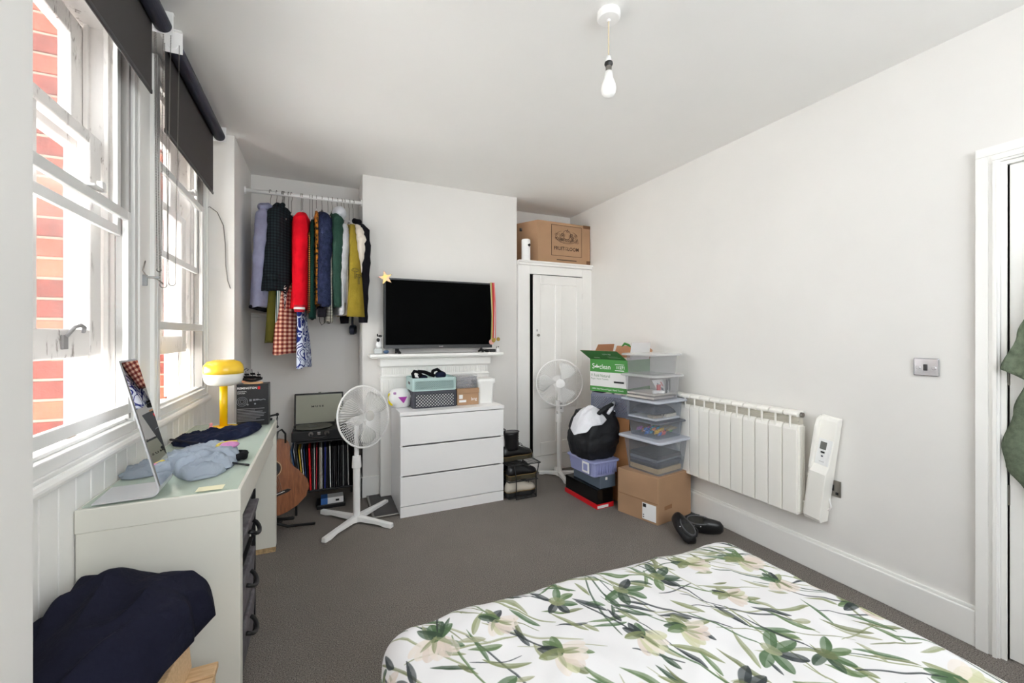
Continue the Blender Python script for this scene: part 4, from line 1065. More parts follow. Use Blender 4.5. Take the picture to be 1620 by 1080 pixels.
GW.p('rosette', MB().tube([(.053*math.cos(a), -.046, .055+.053*math.sin(a)) for a in [2*PI*k/36 for k in range(36)]], .0025, 6, close=True).xf(gm), pm('rosette_cream', (206, 186, 150), .5), parent=gb)
GW.p('bridge', MB().prism([(-.075, -.108), (-.055, -.118), (.055, -.118), (.075, -.108), (.055, -.096), (-.055, -.096)], -.053, -.0455, 'y').xf(gm), pm('ebony', (34, 24, 20), .4), b=.001)
GW.p('saddle', MB().box(-.035, .035, -.057, -.053, -.105, -.102).xf(gm), PAPER)
GW.p('neck', MB().box(-.024, .024, -.058, -.030, .10, .52).xf(gm), pm('rosewood', (60, 36, 26), .4), b=.003)
GW.p('headstock', MB().hexa([tuple(v) for v in [(-.030, -.045, .52), (.030, -.045, .52), (.030, -.030, .52), (-.030, -.030, .52), (-.036, -.035, .66), (.036, -.035, .66), (.036, -.020, .66), (-.036, -.020, .66)]]).xf(gm), WOOD, b=.003)
stg = MB()
for k in range(6): xx = -.020+.008*k; stg.cyl((xx*1.1, -.057, -.105), (xx*.8, -.061, .54), .0009, n=4)
GW.p('strings', stg.xf(gm), CHROME, kind='stuff')
t = T('guitar_stand', 'black folding guitar stand under the brown guitar', 'stand', (-.25, 3.05, 0))
t.p('leg', MB().tube([(-.30, 3.03, .13), (-.20, 3.10, .05), (-.04, 3.17, .012)], .009, 8), BLKM, smooth=True)
t.p('leg', MB().tube([(-.30, 3.10, .13), (-.36, 3.12, .05), (-.42, 3.14, .012)], .009, 8), BLKM, smooth=True)
t.p('leg', MB().tube([(-.30, 3.14, .16), (-.27, 3.22, .05), (-.25, 3.30, .012)], .009, 8), BLKM, smooth=True)
t.p('cradle', MB().tube([(-.40, 3.00, .16), (-.39, 3.06, .135), (-.22, 3.04, .125), (-.16, 2.98, .145)], .010, 8), BLKM, smooth=True)
solo('black_cable', 'black cable looping over the top of the guitar', 'cable', MB().tube([(-.262, 2.96, .60), (-.245, 2.97, .70), (-.225, 2.98, .71), (-.205, 2.99, .68), (-.205, 3.0, .62)], .006, 8), BLACK, smooth=True)

# ================================================================ pedestal fans
def fan(label, x, y, legs, hz, yaw, pitch, r, grubby, hub_col, polez):
    t = T('pedestal_fan', label, 'fan', (x, y, 0))
    for (lx, ly) in legs:
        d = Vector((lx-x, ly-y, 0)); n = Vector((-d.y, d.x, 0)).normalized()
        rs = []
        for k in range(7):
            u = k/6; w = .024-.006*u; z = .050-.018*u; zb = .002 if k in (0, 5, 6) else .014
            p = Vector((x, y, 0))+d*u
            rs.append([tuple(p-n*w+Vector((0, 0, zb))), tuple(p+n*w+Vector((0, 0, zb))), tuple(p+n*w*.8+Vector((0, 0, z))), tuple(p-n*w*.8+Vector((0, 0, z)))])
        t.p('leg', MB().loft(rs), PLAST, b=.004)
    t.p('pole', MB().cyl((x, y, .03), (x, y, polez), .0235, n=20).cyl((x, y, polez), (x, y, hz-.05), .015, n=16), PLAST)
    t.p('collar', MB().cyl((x, y, polez-.06), (x, y, polez+.02), .032, .028, n=20), PLAST, b=.003)
    M = Matrix.Translation(Vector((x+.035*math.sin(yaw), y-.02, hz))) @ Matrix.Rotation(yaw, 4, 'Z') @ Matrix.Rotation(pitch, 4, 'X') @ Matrix.Rotation(PI/2, 4, 'X')   # local +z = forward
    t.p('motor', MB().lathe([(.001, -.12), (.045, -.118), (.058, -.09), (.060, -.03), (.05, 0), (.001, .002)], n=24).xf(M), PLAST, smooth=True)
    gr = MB(); n = 72
    for k in range(n):
        a = 2*PI*k/n; c, s = math.cos(a), math.sin(a)
        gr.tube([(c*q_, s*q_, zz) for q_, zz in ((.035, .108), (r*.6, .106), (r*.88, .088), (r, .050))], .0013, 3)
        gr.tube([(c*q_, s*q_, zz) for q_, zz in ((.055, -.01), (r*.6, -.008), (r*.88, .010), (r, .046))], .0013, 3)
    t.p('guard_wires', gr.xf(M), PLAST, kind='stuff')
    t.p('guard_rim', MB().tube([(r*math.cos(a), r*math.sin(a), .048) for a in [2*PI*k/60 for k in range(60)]], .0065, 8, close=True).xf(M), PLAST, smooth=True)
    t.p('centre_cap', MB().lathe([(.001, .104), (.04 if hub_col else .036, .104), (.04 if hub_col else .034, .112), (.001, .116)], n=28).xf(M), PLAST if hub_col else pm('worn_grey_plastic', (196, 194, 190), .5), smooth=False)
    bl = pm('dusty_blade' if grubby else 'pale_blade', (196, 194, 190) if grubby else (222, 222, 220), .45)
    for k in range(3):
        a0 = 2*PI*k/3+(.5 if grubby else .9); rings = []
        for j in range(9):
            q_ = j/8; rr = .03+(r*.90-.03)*q_; wd = (.25+.55*math.sin(min(1, q_*1.15)*PI*.62))*(1 if q_ < .93 else .72)
            row = []
            for m in range(7):
                s = m/6-.5; a = a0+s*wd*1.35+q_*.18; row.append((rr*math.cos(a), rr*math.sin(a), .045+s*-.05))
            rings.append(row)
        vs = [p for rw in rings for p in rw]; fs = []
        for j in range(8):
            for m in range(6): a_ = j*7+m; fs.append((a_, a_+1, a_+8, a_+7))
        mb = MB().add(vs, fs).xf(M); ob = t.p('blade', mb, bl, smooth=True); sd_ = ob.modifiers.new('thickness', 'SOLIDIFY'); sd_.thickness = .003
    return t, M
fan('white pedestal fan standing beside the guitar, head turned right', .225, 3.10, ((.012, 2.868), (.436, 2.900), (.462, 3.345), (.005, 3.35)), .735, .58, -.16, .208, True, False, .44)
t, M = fan('white pedestal fan standing before the cupboard door', 2.000, 3.33, ((1.86, 3.46), (1.95, 3.12), (2.20, 3.30), (2.06, 3.50)), .870, -.45, .0, .208, False, True, .56)
t.p('control_box', MB().hexa([(1.975, 3.295, .60), (2.025, 3.295, .60), (2.025, 3.345, .60), (1.975, 3.345, .60), (1.970, 3.285, .70), (2.030, 3.285, .70), (2.030, 3.35, .70), (1.970, 3.35, .70)]), PLAST, b=.004)
for k in range(3): t.p('button', MB().box(1.985, 1.998, 3.283, 3.29, .630+.02*k, .640+.02*k), pm('button_grey', (120, 120, 122), .5))

# ================================================================ fireplace surround, TV
FP = T('fireplace_surround', 'white painted fireplace surround with fluted frieze and mantel shelf', 'fireplace', (.90, 3.50, 0))
FP.p('mantel_shelf', MB().box(.340, 1.450, 3.355, 3.5495, 1.128, 1.152).box(.352, 1.438, 3.368, 3.5495, 1.118, 1.128), GLOSS, b=.004)
FP.p('frieze', MB().box(.44, 1.345, 3.47, 3.5495, .80, 1.045), GLOSS, b=.003)
FP.p('moulding', MB().box(.42, 1.365, 3.43, 3.5495, 1.045, 1.118), GLOSS, b=.012, seg=3)
FP.p('moulding', MB().box(.43, 1.355, 3.455, 3.5495, .960, .976), GLOSS, b=.004)
for xa in (.43, 1.24):
    FP.p('pilaster', MB().box(xa, xa+.115, 3.462, 3.5495, .014, .96), GLOSS, b=.004)
    for k in range(5): FP.p('flute', MB().box(xa+.016+.019*k, xa+.024+.019*k, 3.456, 3.463, .84, .94), GLOSS, b=.002)
k = 0; x = .452
while x < 1.335: FP.p('dentil', MB().box(x, x+.009, 3.462, 3.472, .985, 1.032), GLOSS, b=.001); x += .0175
FP.p('infill', MB().box(.55, 1.24, 3.52, 3.5495, .014, .80), GLOSS)
TV = T('television', 'black flat screen television standing on the mantelpiece', 'television', (.905, 3.44, 1.152))
TV.p('casing', MB().box(.452, 1.368, 3.425, 3.475, 1.192, 1.755), BLKM, b=.006)
TV.p('screen', MB().box(.465, 1.355, 3.4235, 3.426, 1.222, 1.742), pm('screen_off', (1, 1, 1), .5, spec=.03))
TV.p('bezel', MB().box(.452, 1.368, 3.421, 3.4265, 1.192, 1.221), pm('bezel_grey', (44, 44, 46), .35), b=.001)
TV.p('top_bezel', MB().box(.452, 1.368, 3.421, 3.4265, 1.743, 1.755), pm('bezel_grey', (44, 44, 46), .35), b=.001)
text('SHARP', (.91, 3.421, 1.206), (1, 0, 0), (0, 0, 1), .012, pm('logo_grey', (160, 160, 160), .4), TV, bold=.0004)
for xx in (.555, 1.275): TV.p('foot', MB().tube([(xx, 3.44, 1.195), (xx, 3.43, 1.175), (xx-.01, 3.375, 1.158)], .009, 8).tube([(xx, 3.44, 1.195), (xx, 3.45, 1.175), (xx+.005, 3.52, 1.158)], .009, 8).tube([(xx, 3.43, 1.175), (xx+.055, 3.39, 1.158)], .007, 8) if xx > 1 else MB().box(xx-.015, xx+.015, 3.435, 3.45, 1.170, 1.195).tube([(xx, 3.44, 1.178), (xx+.01, 3.375, 1.158)], .012, 8).tube([(xx, 3.44, 1.178), (xx+.005, 3.52, 1.158)], .010, 8), BLKM)
star = []
for k in range(10): a = PI/2+.25+PI*k/5; r = .058 if k % 2 == 0 else .024; star.append((.462+r*math.cos(a), 1.752+r*math.sin(a)))
gst = G('iridescent_star'); n_ = gst.ramp(gst.noise(22, 1), .35, .65); gst.col(gst.mix(n_, lin((206, 184, 92)), lin((200, 150, 136)))); gst.par(.25, .3)
solo('star_ornament', 'gold and pink star ornament on the television corner', 'ornament', MB().prism(star, 3.405, 3.4195, 'y'), gst.m, b=.001)
mt = T('medal_bunch', 'bunch of medals on red and white ribbons over the television corner', 'medals', (1.37, 3.44, 1.22))
rb = [((200, 34, 44), 1.368, .012), ((206, 200, 192), 1.352, .007), ((120, 130, 96), 1.358, .005), ((196, 44, 44), 1.376, .008), ((190, 176, 100), 1.354, .005), ((206, 130, 130), 1.382, .005)]
for i, (c_, xx, w_) in enumerate(rb):
    x2 = xx+.012*math.sin(i*1.7); yy = 3.418-.002*i
    mt.p('ribbon', MB().loft([[(xx-w_+(x2-xx)*u+.008*math.sin(u*3), yy, 1.760-.50*u), (xx+w_+(x2-xx)*u+.008*math.sin(u*3), yy, 1.760-.50*u), (xx+w_+(x2-xx)*u+.008*math.sin(u*3), yy-.0015, 1.760-.50*u), (xx-w_+(x2-xx)*u+.008*math.sin(u*3), yy-.0015, 1.760-.50*u)] for u in [k/10 for k in range(11)]]).box(xx-w_, xx+w_, yy-.001, 3.48, 1.757, 1.760), pm('ribbon_%d' % i, c_, .6))
    if i in (1, 3, 4, 5): mt.p('medal', MB().cyl((x2-.012+.01*i*.8, yy-.006, 1.235+.006*i), (x2-.012+.01*i*.8, yy-.002, 1.235+.006*i), .024 if i == 1 else .017, n=20), pm('medal_pink', (226, 170, 160), .4) if i == 1 else pm('medal_gold', (168, 142, 72), .3, metal=.8), b=.001)
t = T('cat_figurine', 'small black and white figurine at the left end of the mantel', 'ornament', (.415, 3.45, 1.152))
t.p('body', MB().lathe([(.001, 0), (.022, 0), (.026, .02), (.018, .05), (.012, .065), (.016, .08), (.012, .098), (.001, .10)], (.418, 3.46, 1.1965), 16), PAPER, smooth=True)
t.p('markings', MB().ball((.410, 3.445, 1.262), (.013, .010, .016)).ball((.425, 3.45, 1.292), (.016, .012, .010)).ball((.405, 3.45, 1.30), (.006, .005, .012)), BLKM, smooth=True)
t.p('tin', MB().box(.378, .440, 3.425, 3.485, 1.1525, 1.196), pm('dull_tin', (176, 178, 176), .35, metal=.4), b=.004)
solo('blue_trinket', 'small blue trinket beside the left television foot', 'ornament', MB().ball((.470, 3.44, 1.168), (.022, .015, .015)), pm('dusty_blue', (70, 96, 130), .5), smooth=True)
solo('remote_control', 'black remote control lying at the right end of the mantel', 'remote', MB().box(1.305, 1.395, 3.40, 3.44, 1.1525, 1.178), BLACK, b=.005)
t = T('white_gadget', 'tiny white gadget with a black knob at the mantel end', 'gadget', (1.42, 3.42, 1.152))
t.p('body', MB().box(1.405, 1.432, 3.405, 3.43, 1.1525, 1.182), PLAST, b=.004); t.p('stalk', MB().tube([(1.41, 3.415, 1.18), (1.408, 3.415, 1.20), (1.425, 3.415, 1.198)], .002, 6).ball((1.427, 3.415, 1.198), .005, 8, 6), BLACK)

# ================================================================ chest of drawers
CH = T('chest_of_drawers', 'white three drawer chest in front of the fireplace', 'chest of drawers', (.91, 3.26, 0))
CH.p('carcass', MB().box(.512, .530, 3.046, 3.450, .0145, .722).box(1.290, 1.308, 3.046, 3.450, .0145, .722).box(.530, 1.290, 3.440, 3.450, .0145, .722).box(.530, 1.290, 3.06, 3.44, .03, .05), WHITE, b=.001)
CH.p('top_panel', MB().box(.508, 1.312, 3.026, 3.452, .7225, .750), WHITE, b=.002)
CH.p('plinth', MB().box(.512, 1.308, 3.030, 3.046, .0, .074), WHITE, b=.001)
for z in (.080, .296, .512): CH.p('drawer', MB().box(.512, 1.308, 3.028, 3.046, z, z+.205).box(.54, 1.28, 3.046, 3.42, z+.02, z+.17), WHITE, b=.0025)
Z = .7505
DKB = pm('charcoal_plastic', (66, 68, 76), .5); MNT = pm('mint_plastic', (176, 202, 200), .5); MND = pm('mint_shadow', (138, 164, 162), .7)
def basket(name, label, x0, x1, y0, y1, z0, h, mat, inner, pitch, bw, kindh):
    t = T(name, label, 'basket', ((x0+x1)/2, (y0+y1)/2, z0))
    t.p('liner', MB().loft([rring(x0+.0045, x1-.0045, y0+.0045, y1-.0045, .02, z0+.003), rring(x0+.0045, x1-.0045, y0+.0045, y1-.0045, .02, z0+h-.03)], caps=True), inner)
    fr = MB()
    for a, b_ in ((z0, z0+.012), (z0+h-.022, z0+h)):
        o_ = rring(x0, x1, y0, y1, .022, a); o2 = rring(x0, x1, y0, y1, .022, b_); i2 = rring(x0+.005, x1-.005, y0+.005, y1-.005, .018, b_); i1 = rring(x0+.005, x1-.005, y0+.005, y1-.005, .018, a)
        fr.loft([i1, o_, o2, i2], caps=False, close=True)
    for cx, cy in ((x0+.012, y0+.012), (x1-.012, y0+.012), (x0+.012, y1-.012), (x1-.012, y1-.012)): fr.cyl((cx, cy, z0+.005), (cx, cy, z0+h-.005), .0135, n=12)
    rim = t.p('rim', fr, mat)
    lt = MB(); lattice(lt, (x0+.016, y0+.0015, z0+.012), (1, 0, 0), (0, 0, 1), x1-x0-.032, h-.032, pitch, bw, .004); t.p('woven_front', lt, mat)
    lt = MB(); lattice(lt, (x1-.0015, y0+.016, z0+.012), (0, 1, 0), (0, 0, 1), y1-y0-.032, h-.032, pitch, bw, .004); t.p('woven_side', lt, mat)
    t.p('side_panel', MB().box(x0, x0+.004, y0+.016, y1-.016, z0+.012, z0+h-.02), mat)
    t.p('hand_hole', MB().box(x0-.0008, x0+.001, (y0+y1)/2-.04, (y0+y1)/2+.04, z0+h-.055, z0+h-.035), BLACK if mat is MNT else PAPER, b=.001)
    return t
basket('dark_basket', 'charcoal lattice plastic basket with white contents on the chest', .622, .958, 3.135, 3.395, Z, .128, DKB, pm('white_contents', (244, 244, 242), .9), .0235, .0064, 0)
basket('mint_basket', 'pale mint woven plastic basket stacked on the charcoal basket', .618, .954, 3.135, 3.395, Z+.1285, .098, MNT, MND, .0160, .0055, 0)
BC = cloth('black_elastic', (20, 20, 23))
t = T('black_straps', 'tangle of black straps and dark cloth in the mint basket', 'clothing', (.74, 3.22, Z+.13))
t.p('strap', MB().tube([(.632, 3.17, .985), (.625, 3.17, 1.01), (.64, 3.18, 1.028), (.67, 3.19, 1.02), (.70, 3.20, .995), (.675, 3.20, .975), (.645, 3.18, .975)], .012, 10, close=True), BC, smooth=True)
t.p('strap', MB().tube([(.67, 3.20, 1.025), (.72, 3.19, 1.018), (.765, 3.20, .998), (.80, 3.20, .985)], [.012, .014, .016, .014], 10), BC, smooth=True)
t.p('strap', MB().tube([(.775, 3.19, .99), (.785, 3.19, 1.025), (.82, 3.20, 1.035), (.85, 3.20, 1.01)], .013, 10), BC, smooth=True)
t.p('cloth', MB().ball((.70, 3.26, .972), (.06, .07, .022)).ball((.85, 3.21, .99), (.045, .04, .030)), NAVY, smooth=True)
t.p('white_tag', MB().hexa([(.640, 3.165, .985), (.672, 3.165, .978), (.672, 3.168, .978), (.640, 3.168, .985), (.646, 3.18, 1.012), (.664, 3.18, 1.0), (.664, 3.183, 1.0), (.646, 3.183, 1.012)]), PAPER)
t = T('print_pouch', 'rounded white pouch with yellow crescent and purple triangle print', 'pouch', (.55, 3.25, Z))
bx = MB().loft([[( .545+rx*math.cos(a), 3.27+ry*math.sin(a), Z+zz) for a in [2*PI*k/24 for k in range(24)]] for rx, ry, zz in ((.06, .04, 0), (.082, .06, .012), (.092, .066, .06), (.086, .062, .105), (.06, .045, .138), (.025, .02, .148))])
t.p('body', bx, pm('milky_vinyl', (232, 232, 232), .35), smooth=True)
t.p('crescent', MB().loft([[(.545-.088*math.cos(b_)*c1*1.0, 3.27-.066*math.sin(b_)*1.02*c1, Z+zz) for b_, zz, c1 in ((a, z_-w_/2, 1.01), (a, z_+w_/2, 1.01), (a, z_+w_/2, 1.03), (a, z_-w_/2, 1.03))] for a, z_, w_ in ((.55, .110, .01), (.35, .098, .022), (.25, .078, .030), (.35, .055, .03), (.60, .036, .022), (.85, .026, .01))]), pm('print_yellow', (226, 206, 20), .4))
t.p('triangle', MB().hexa([(.562, 3.203, Z+.040), (.568, 3.203, Z+.040), (.568, 3.209, Z+.040), (.562, 3.209, Z+.040), (.525, 3.200, Z+.085), (.592, 3.208, Z+.085), (.592, 3.216, Z+.085), (.525, 3.209, Z+.085)]), pm('print_purple', (156, 40, 150), .4))
t.p('purple_tab', MB().box(.492, .512, 3.208, 3.225, Z+.105, Z+.122), pm('pale_purple', (186, 140, 190), .4), b=.003)
t = T('shoebox', 'small brown cardboard box with white label between basket and tub', 'box', (1.055, 3.22, Z))
t.p('carton', MB().box(.966, 1.144, 3.150, 3.30, Z, Z+.095), CARD, b=.001); t.p('lid', MB().box(.963, 1.147, 3.147, 3.303, Z+.092, Z+.130), CARD, b=.001)
t.p('label_sticker', MB().box(.982, 1.012, 3.1490, 3.150, Z+.050, Z+.082).box(.982, 1.040, 3.1490, 3.150, Z+.022, Z+.040), PAPER)
text('bng', (1.105, 3.150, Z+.045), (1, 0, 0), (0, 0, 1), .035, PAPER, t)
t = T('acrylic_drawers', 'clear acrylic drawer box on top of the small brown box', 'organiser', (1.04, 3.22, Z+.13))
CLR = clear('clear_acrylic', (236, 236, 238), .12, .05)
for k in range(3): t.p('drawer', MB().box(.968, 1.128, 3.152, 3.29, Z+.132+.030*k, Z+.134+.030*k).box(.968, 1.128, 3.152, 3.155, Z+.134+.030*k, Z+.158+.030*k), CLR)
t.p('shell', MB().box(.965, .967, 3.155, 3.293, Z+.1305, Z+.222).box(1.129, 1.131, 3.155, 3.293, Z+.1305, Z+.222).box(.965, 1.131, 3.155, 3.293, Z+.222, Z+.225).box(.965, 1.131, 3.291, 3.293, Z+.1305, Z+.222), CLR, label='smoky clear case')
TUB = pm('white_tub_plastic', (240, 240, 238), .4)
t = T('white_tub', 'white plastic tub with rimmed lid at the right end of the chest', 'tub', (1.215, 3.24, Z))
t.p('tub', MB().loft([rring(1.152, 1.278, 3.175, 3.30, .02, Z), rring(1.146, 1.288, 3.165, 3.31, .022, Z+.165)]), TUB)
t.p('lid', MB().loft([rring(1.138, 1.298, 3.155, 3.32, .024, Z+.160), rring(1.136, 1.300, 3.153, 3.322, .024, Z+.178), rring(1.140, 1.296, 3.157, 3.318, .022, Z+.196), rring(1.160, 1.276, 3.175, 3.30, .02, Z+.200)]), TUB)

# ================================================================ cupboard in the right alcove
K = T('built_in_cupboard', 'tall white built-in cupboard in the right alcove', 'cupboard', (2.08, 3.6, 0))
K.p('frame', MB().box(1.672, 1.795, 3.528, 3.56, 0, 1.96).box(2.385, 2.497, 3.528, 3.56, 0, 1.96).box(1.795, 2.385, 3.528, 3.56, 1.882, 1.96).box(1.795, 2.385, 3.528, 3.56, 0, .14).box(1.672, 1.685, 3.56, 3.92, 0, 1.96).box(1.685, 2.497, 3.90, 3.92, 0, 1.96), GLOSS, b=.002)
K.p('top_board', MB().box(1.672, 2.497, 3.500, 3.928, 1.985, 2.004).box(1.672, 2.497, 3.512, 3.56, 1.962, 1.985), GLOSS, b=.004)
K.p('base_board', MB().box(1.672, 2.476, 3.512, 3.528, 0, .15), GLOSS, b=.003)
da = -.035   # door slightly ajar, hinged on its right edge
dm = Matrix.Translation(Vector((2.380, 3.540, 0))) @ Matrix.Rotation(.045, 4, 'Z')
dl = MB().box(-.560, -.490, -.020, .005, .155, 1.872).box(-.070, 0, -.020, .005, .155, 1.872).box(-.490, -.070, -.020, .005, 1.785, 1.872).box(-.490, -.070, -.020, .005, .155, .28).box(-.490, -.070, -.020, .005, .60, .70).box(-.318, -.248, -.020, .005, .28, 1.785)
kd = K.p('door', dl.xf(dm), GLOSS, b=.004)
for xa, xb in ((-.490, -.318), (-.248, -.070)):
    for za, zb in ((.28, .60), (.70, 1.785)): K.p('door_panel', MB().box(xa-.002, xb+.002, -.009, .0, za-.002, zb+.002).xf(dm), GLOSS, parent=kd)
K.p('knob', MB().lathe([(.001, 0), (.006, 0), (.006, .012), (.013, .020), (.012, .028), (.001, .031)], n=16).xf(dm @ Matrix.Translation(Vector((-.522, -.020, 1.30))) @ Matrix.Rotation(PI/2, 4, 'X')), STEEL, parent=kd, smooth=True)
K.p('keyhole', MB().box(-.530, -.524, -.0212, -.0198, 1.335, 1.355).xf(dm), BLACK, parent=kd)
K.p('hinge', MB().cyl((-.002, -.024, 1.66), (-.002, -.024, 1.72), .006, n=8).xf(dm), GLOSS, parent=kd)
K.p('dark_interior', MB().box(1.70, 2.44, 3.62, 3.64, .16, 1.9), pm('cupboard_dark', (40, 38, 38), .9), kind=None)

# carton on top, with its print
X = T('fruit_carton', 'large cardboard carton printed with fruit basket mark on the cupboard top', 'box', (2.18, 3.70, 2.004))
bxm = MB().hexa([(1.885, 3.535, 2.0045), (2.490, 3.545, 2.0045), (2.480, 3.91, 2.0045), (1.70, 3.88, 2.0045), (1.885, 3.535, 2.405), (2.490, 3.545, 2.405), (2.480, 3.91, 2.405), (1.70, 3.88, 2.405)])
X.p('carton', bxm, CARD, b=.003)
FV = Vector((.605, .010, 0)).normalized(); FO = Vector((1.885, 3.5345, 2.0045))
def fp(a, z, off=-.001): p = FO+FV*a; return (p.x, p.y+off, p.z+z)
ln = MB()
def line(a0, z0, a1, z1, w=.0022):
    d = Vector((a1-a0, z1-z0)).normalized(); n = Vector((-d.y, d.x))*w/2
    c = [(a0-n.x, z0-n.y), (a1-n.x, z1-n.y), (a1+n.x, z1+n.y), (a0+n.x, z0+n.y)]
    ln.hexa([fp(a, z, -.0012) for a, z in c]+[fp(a, z, -.0004) for a, z in c])
bx0, bx1, bz0, bz1 = .150, .500, .075, .372
for a in ((bx0, bz0, bx1, bz0), (bx1, bz0, bx1, bz1), (bx1, bz1, bx0, bz1), (bx0, bz1, bx0, bz0)): line(*a, w=.004)
def loop(cx, cz, rx, rz_, n=16, w=.002, a0=0, a1=2*PI):
    pr0 = None
    for k in range(n+1):
        a = a0+(a1-a0)*k/n; p = (cx+rx*math.cos(a), cz+rz_*math.sin(a))
        if pr0: line(pr0[0], pr0[1], p[0], p[1], w)
        pr0 = p
loop(.325, .285, .045, .045, 18, .0032); line(.325, .315, .338, .345, .004); loop(.335, .318, .012, .008, 8)
random.seed(5)
for k in range(16): loop(.245+random.uniform(-.045, .05), .255+random.uniform(-.025, .035), .012, .011, 8)
for k in range(20): loop(.405+random.uniform(-.045, .05), .252+random.uniform(-.035, .04), .011, .010, 8)
for k in range(10): loop(.325+random.uniform(-.09, .09), .225+random.uniform(-.012, .012), .018, .008, 10)
loop(.325, .262, .130, .062, 26, .003, PI*1.05, PI*1.95); loop(.325, .27, .125, .055, 20, .0024, .1, 1.0); loop(.325, .27, .125, .055, 20, .0024, 2.1, 3.0)
X.p('basket_mark', ln, INK)
text('FRUIT', fp(.238, .145, 0), tuple(FV), (0, 0, 1), .050, INK, X, wide=.92, bold=.0006)
text('OF', fp(.314, .158, 0), tuple(FV), (0, 0, 1), .020, INK, X); text('THE', fp(.314, .137, 0), tuple(FV), (0, 0, 1), .020, INK, X)
text('LOOM', fp(.400, .145, 0), tuple(FV), (0, 0, 1), .050, INK, X, wide=.92, bold=.0006)
X.p('web_line', MB().hexa([fp(a, z, o) for a, z, o in ((.21, .030, -.001), (.44, .030, -.001), (.44, .030, -.0002), (.21, .030, -.0002), (.21, .038, -.001), (.44, .038, -.001), (.44, .038, -.0002), (.21, .038, -.0002))]), INK)
X.p('tape_tab', MB().hexa([fp(a, z, o) for a, z, o in ((.52, .37, -.001), (.606, .37, -.001), (.606, .37, -.0002), (.52, .37, -.0002), (.52, .401, -.001), (.606, .401, -.001), (.606, .401, -.0002), (.52, .401, -.0002))]), pm('brown_tape', (120, 82, 52), .4))
X.p('tape_tab', MB().hexa([fp(a, z, o) for a, z, o in ((.56, .0, -.001), (.606, .0, -.001), (.606, .0, -.0002), (.56, .0, -.0002), (.56, .045, -.001), (.606, .045, -.001), (.606, .045, -.0002), (.56, .045, -.0002))]), pm('brown_tape', (120, 82, 52), .4))
X.p('hand_hole', MB().box(1.755, 1.80, 3.70, 3.71, 2.32, 2.35).xf(Matrix.Translation(Vector((.018, -.0, 0)))), BLACK)
t = T('white_tube', 'white cylinder with black bow mark standing beside the carton', 'container', (1.773, 3.54, 2.004))
t.p('tube', MB().lathe([(.001, 0), (.040, 0), (.042, .004), (.042, .192), (.038, .198), (.001, .199)], (1.762, 3.545, 2.0045), 28), PAPER)
t.p('bow_mark', MB().ball((1.768, 3.503, 2.145), (.008, .0014, .010), 8, 6).ball((1.783, 3.507, 2.148), (.008, .0014, .012), 8, 6).box(1.773, 1.777, 3.5022, 3.504, 2.125, 2.16), INKB)

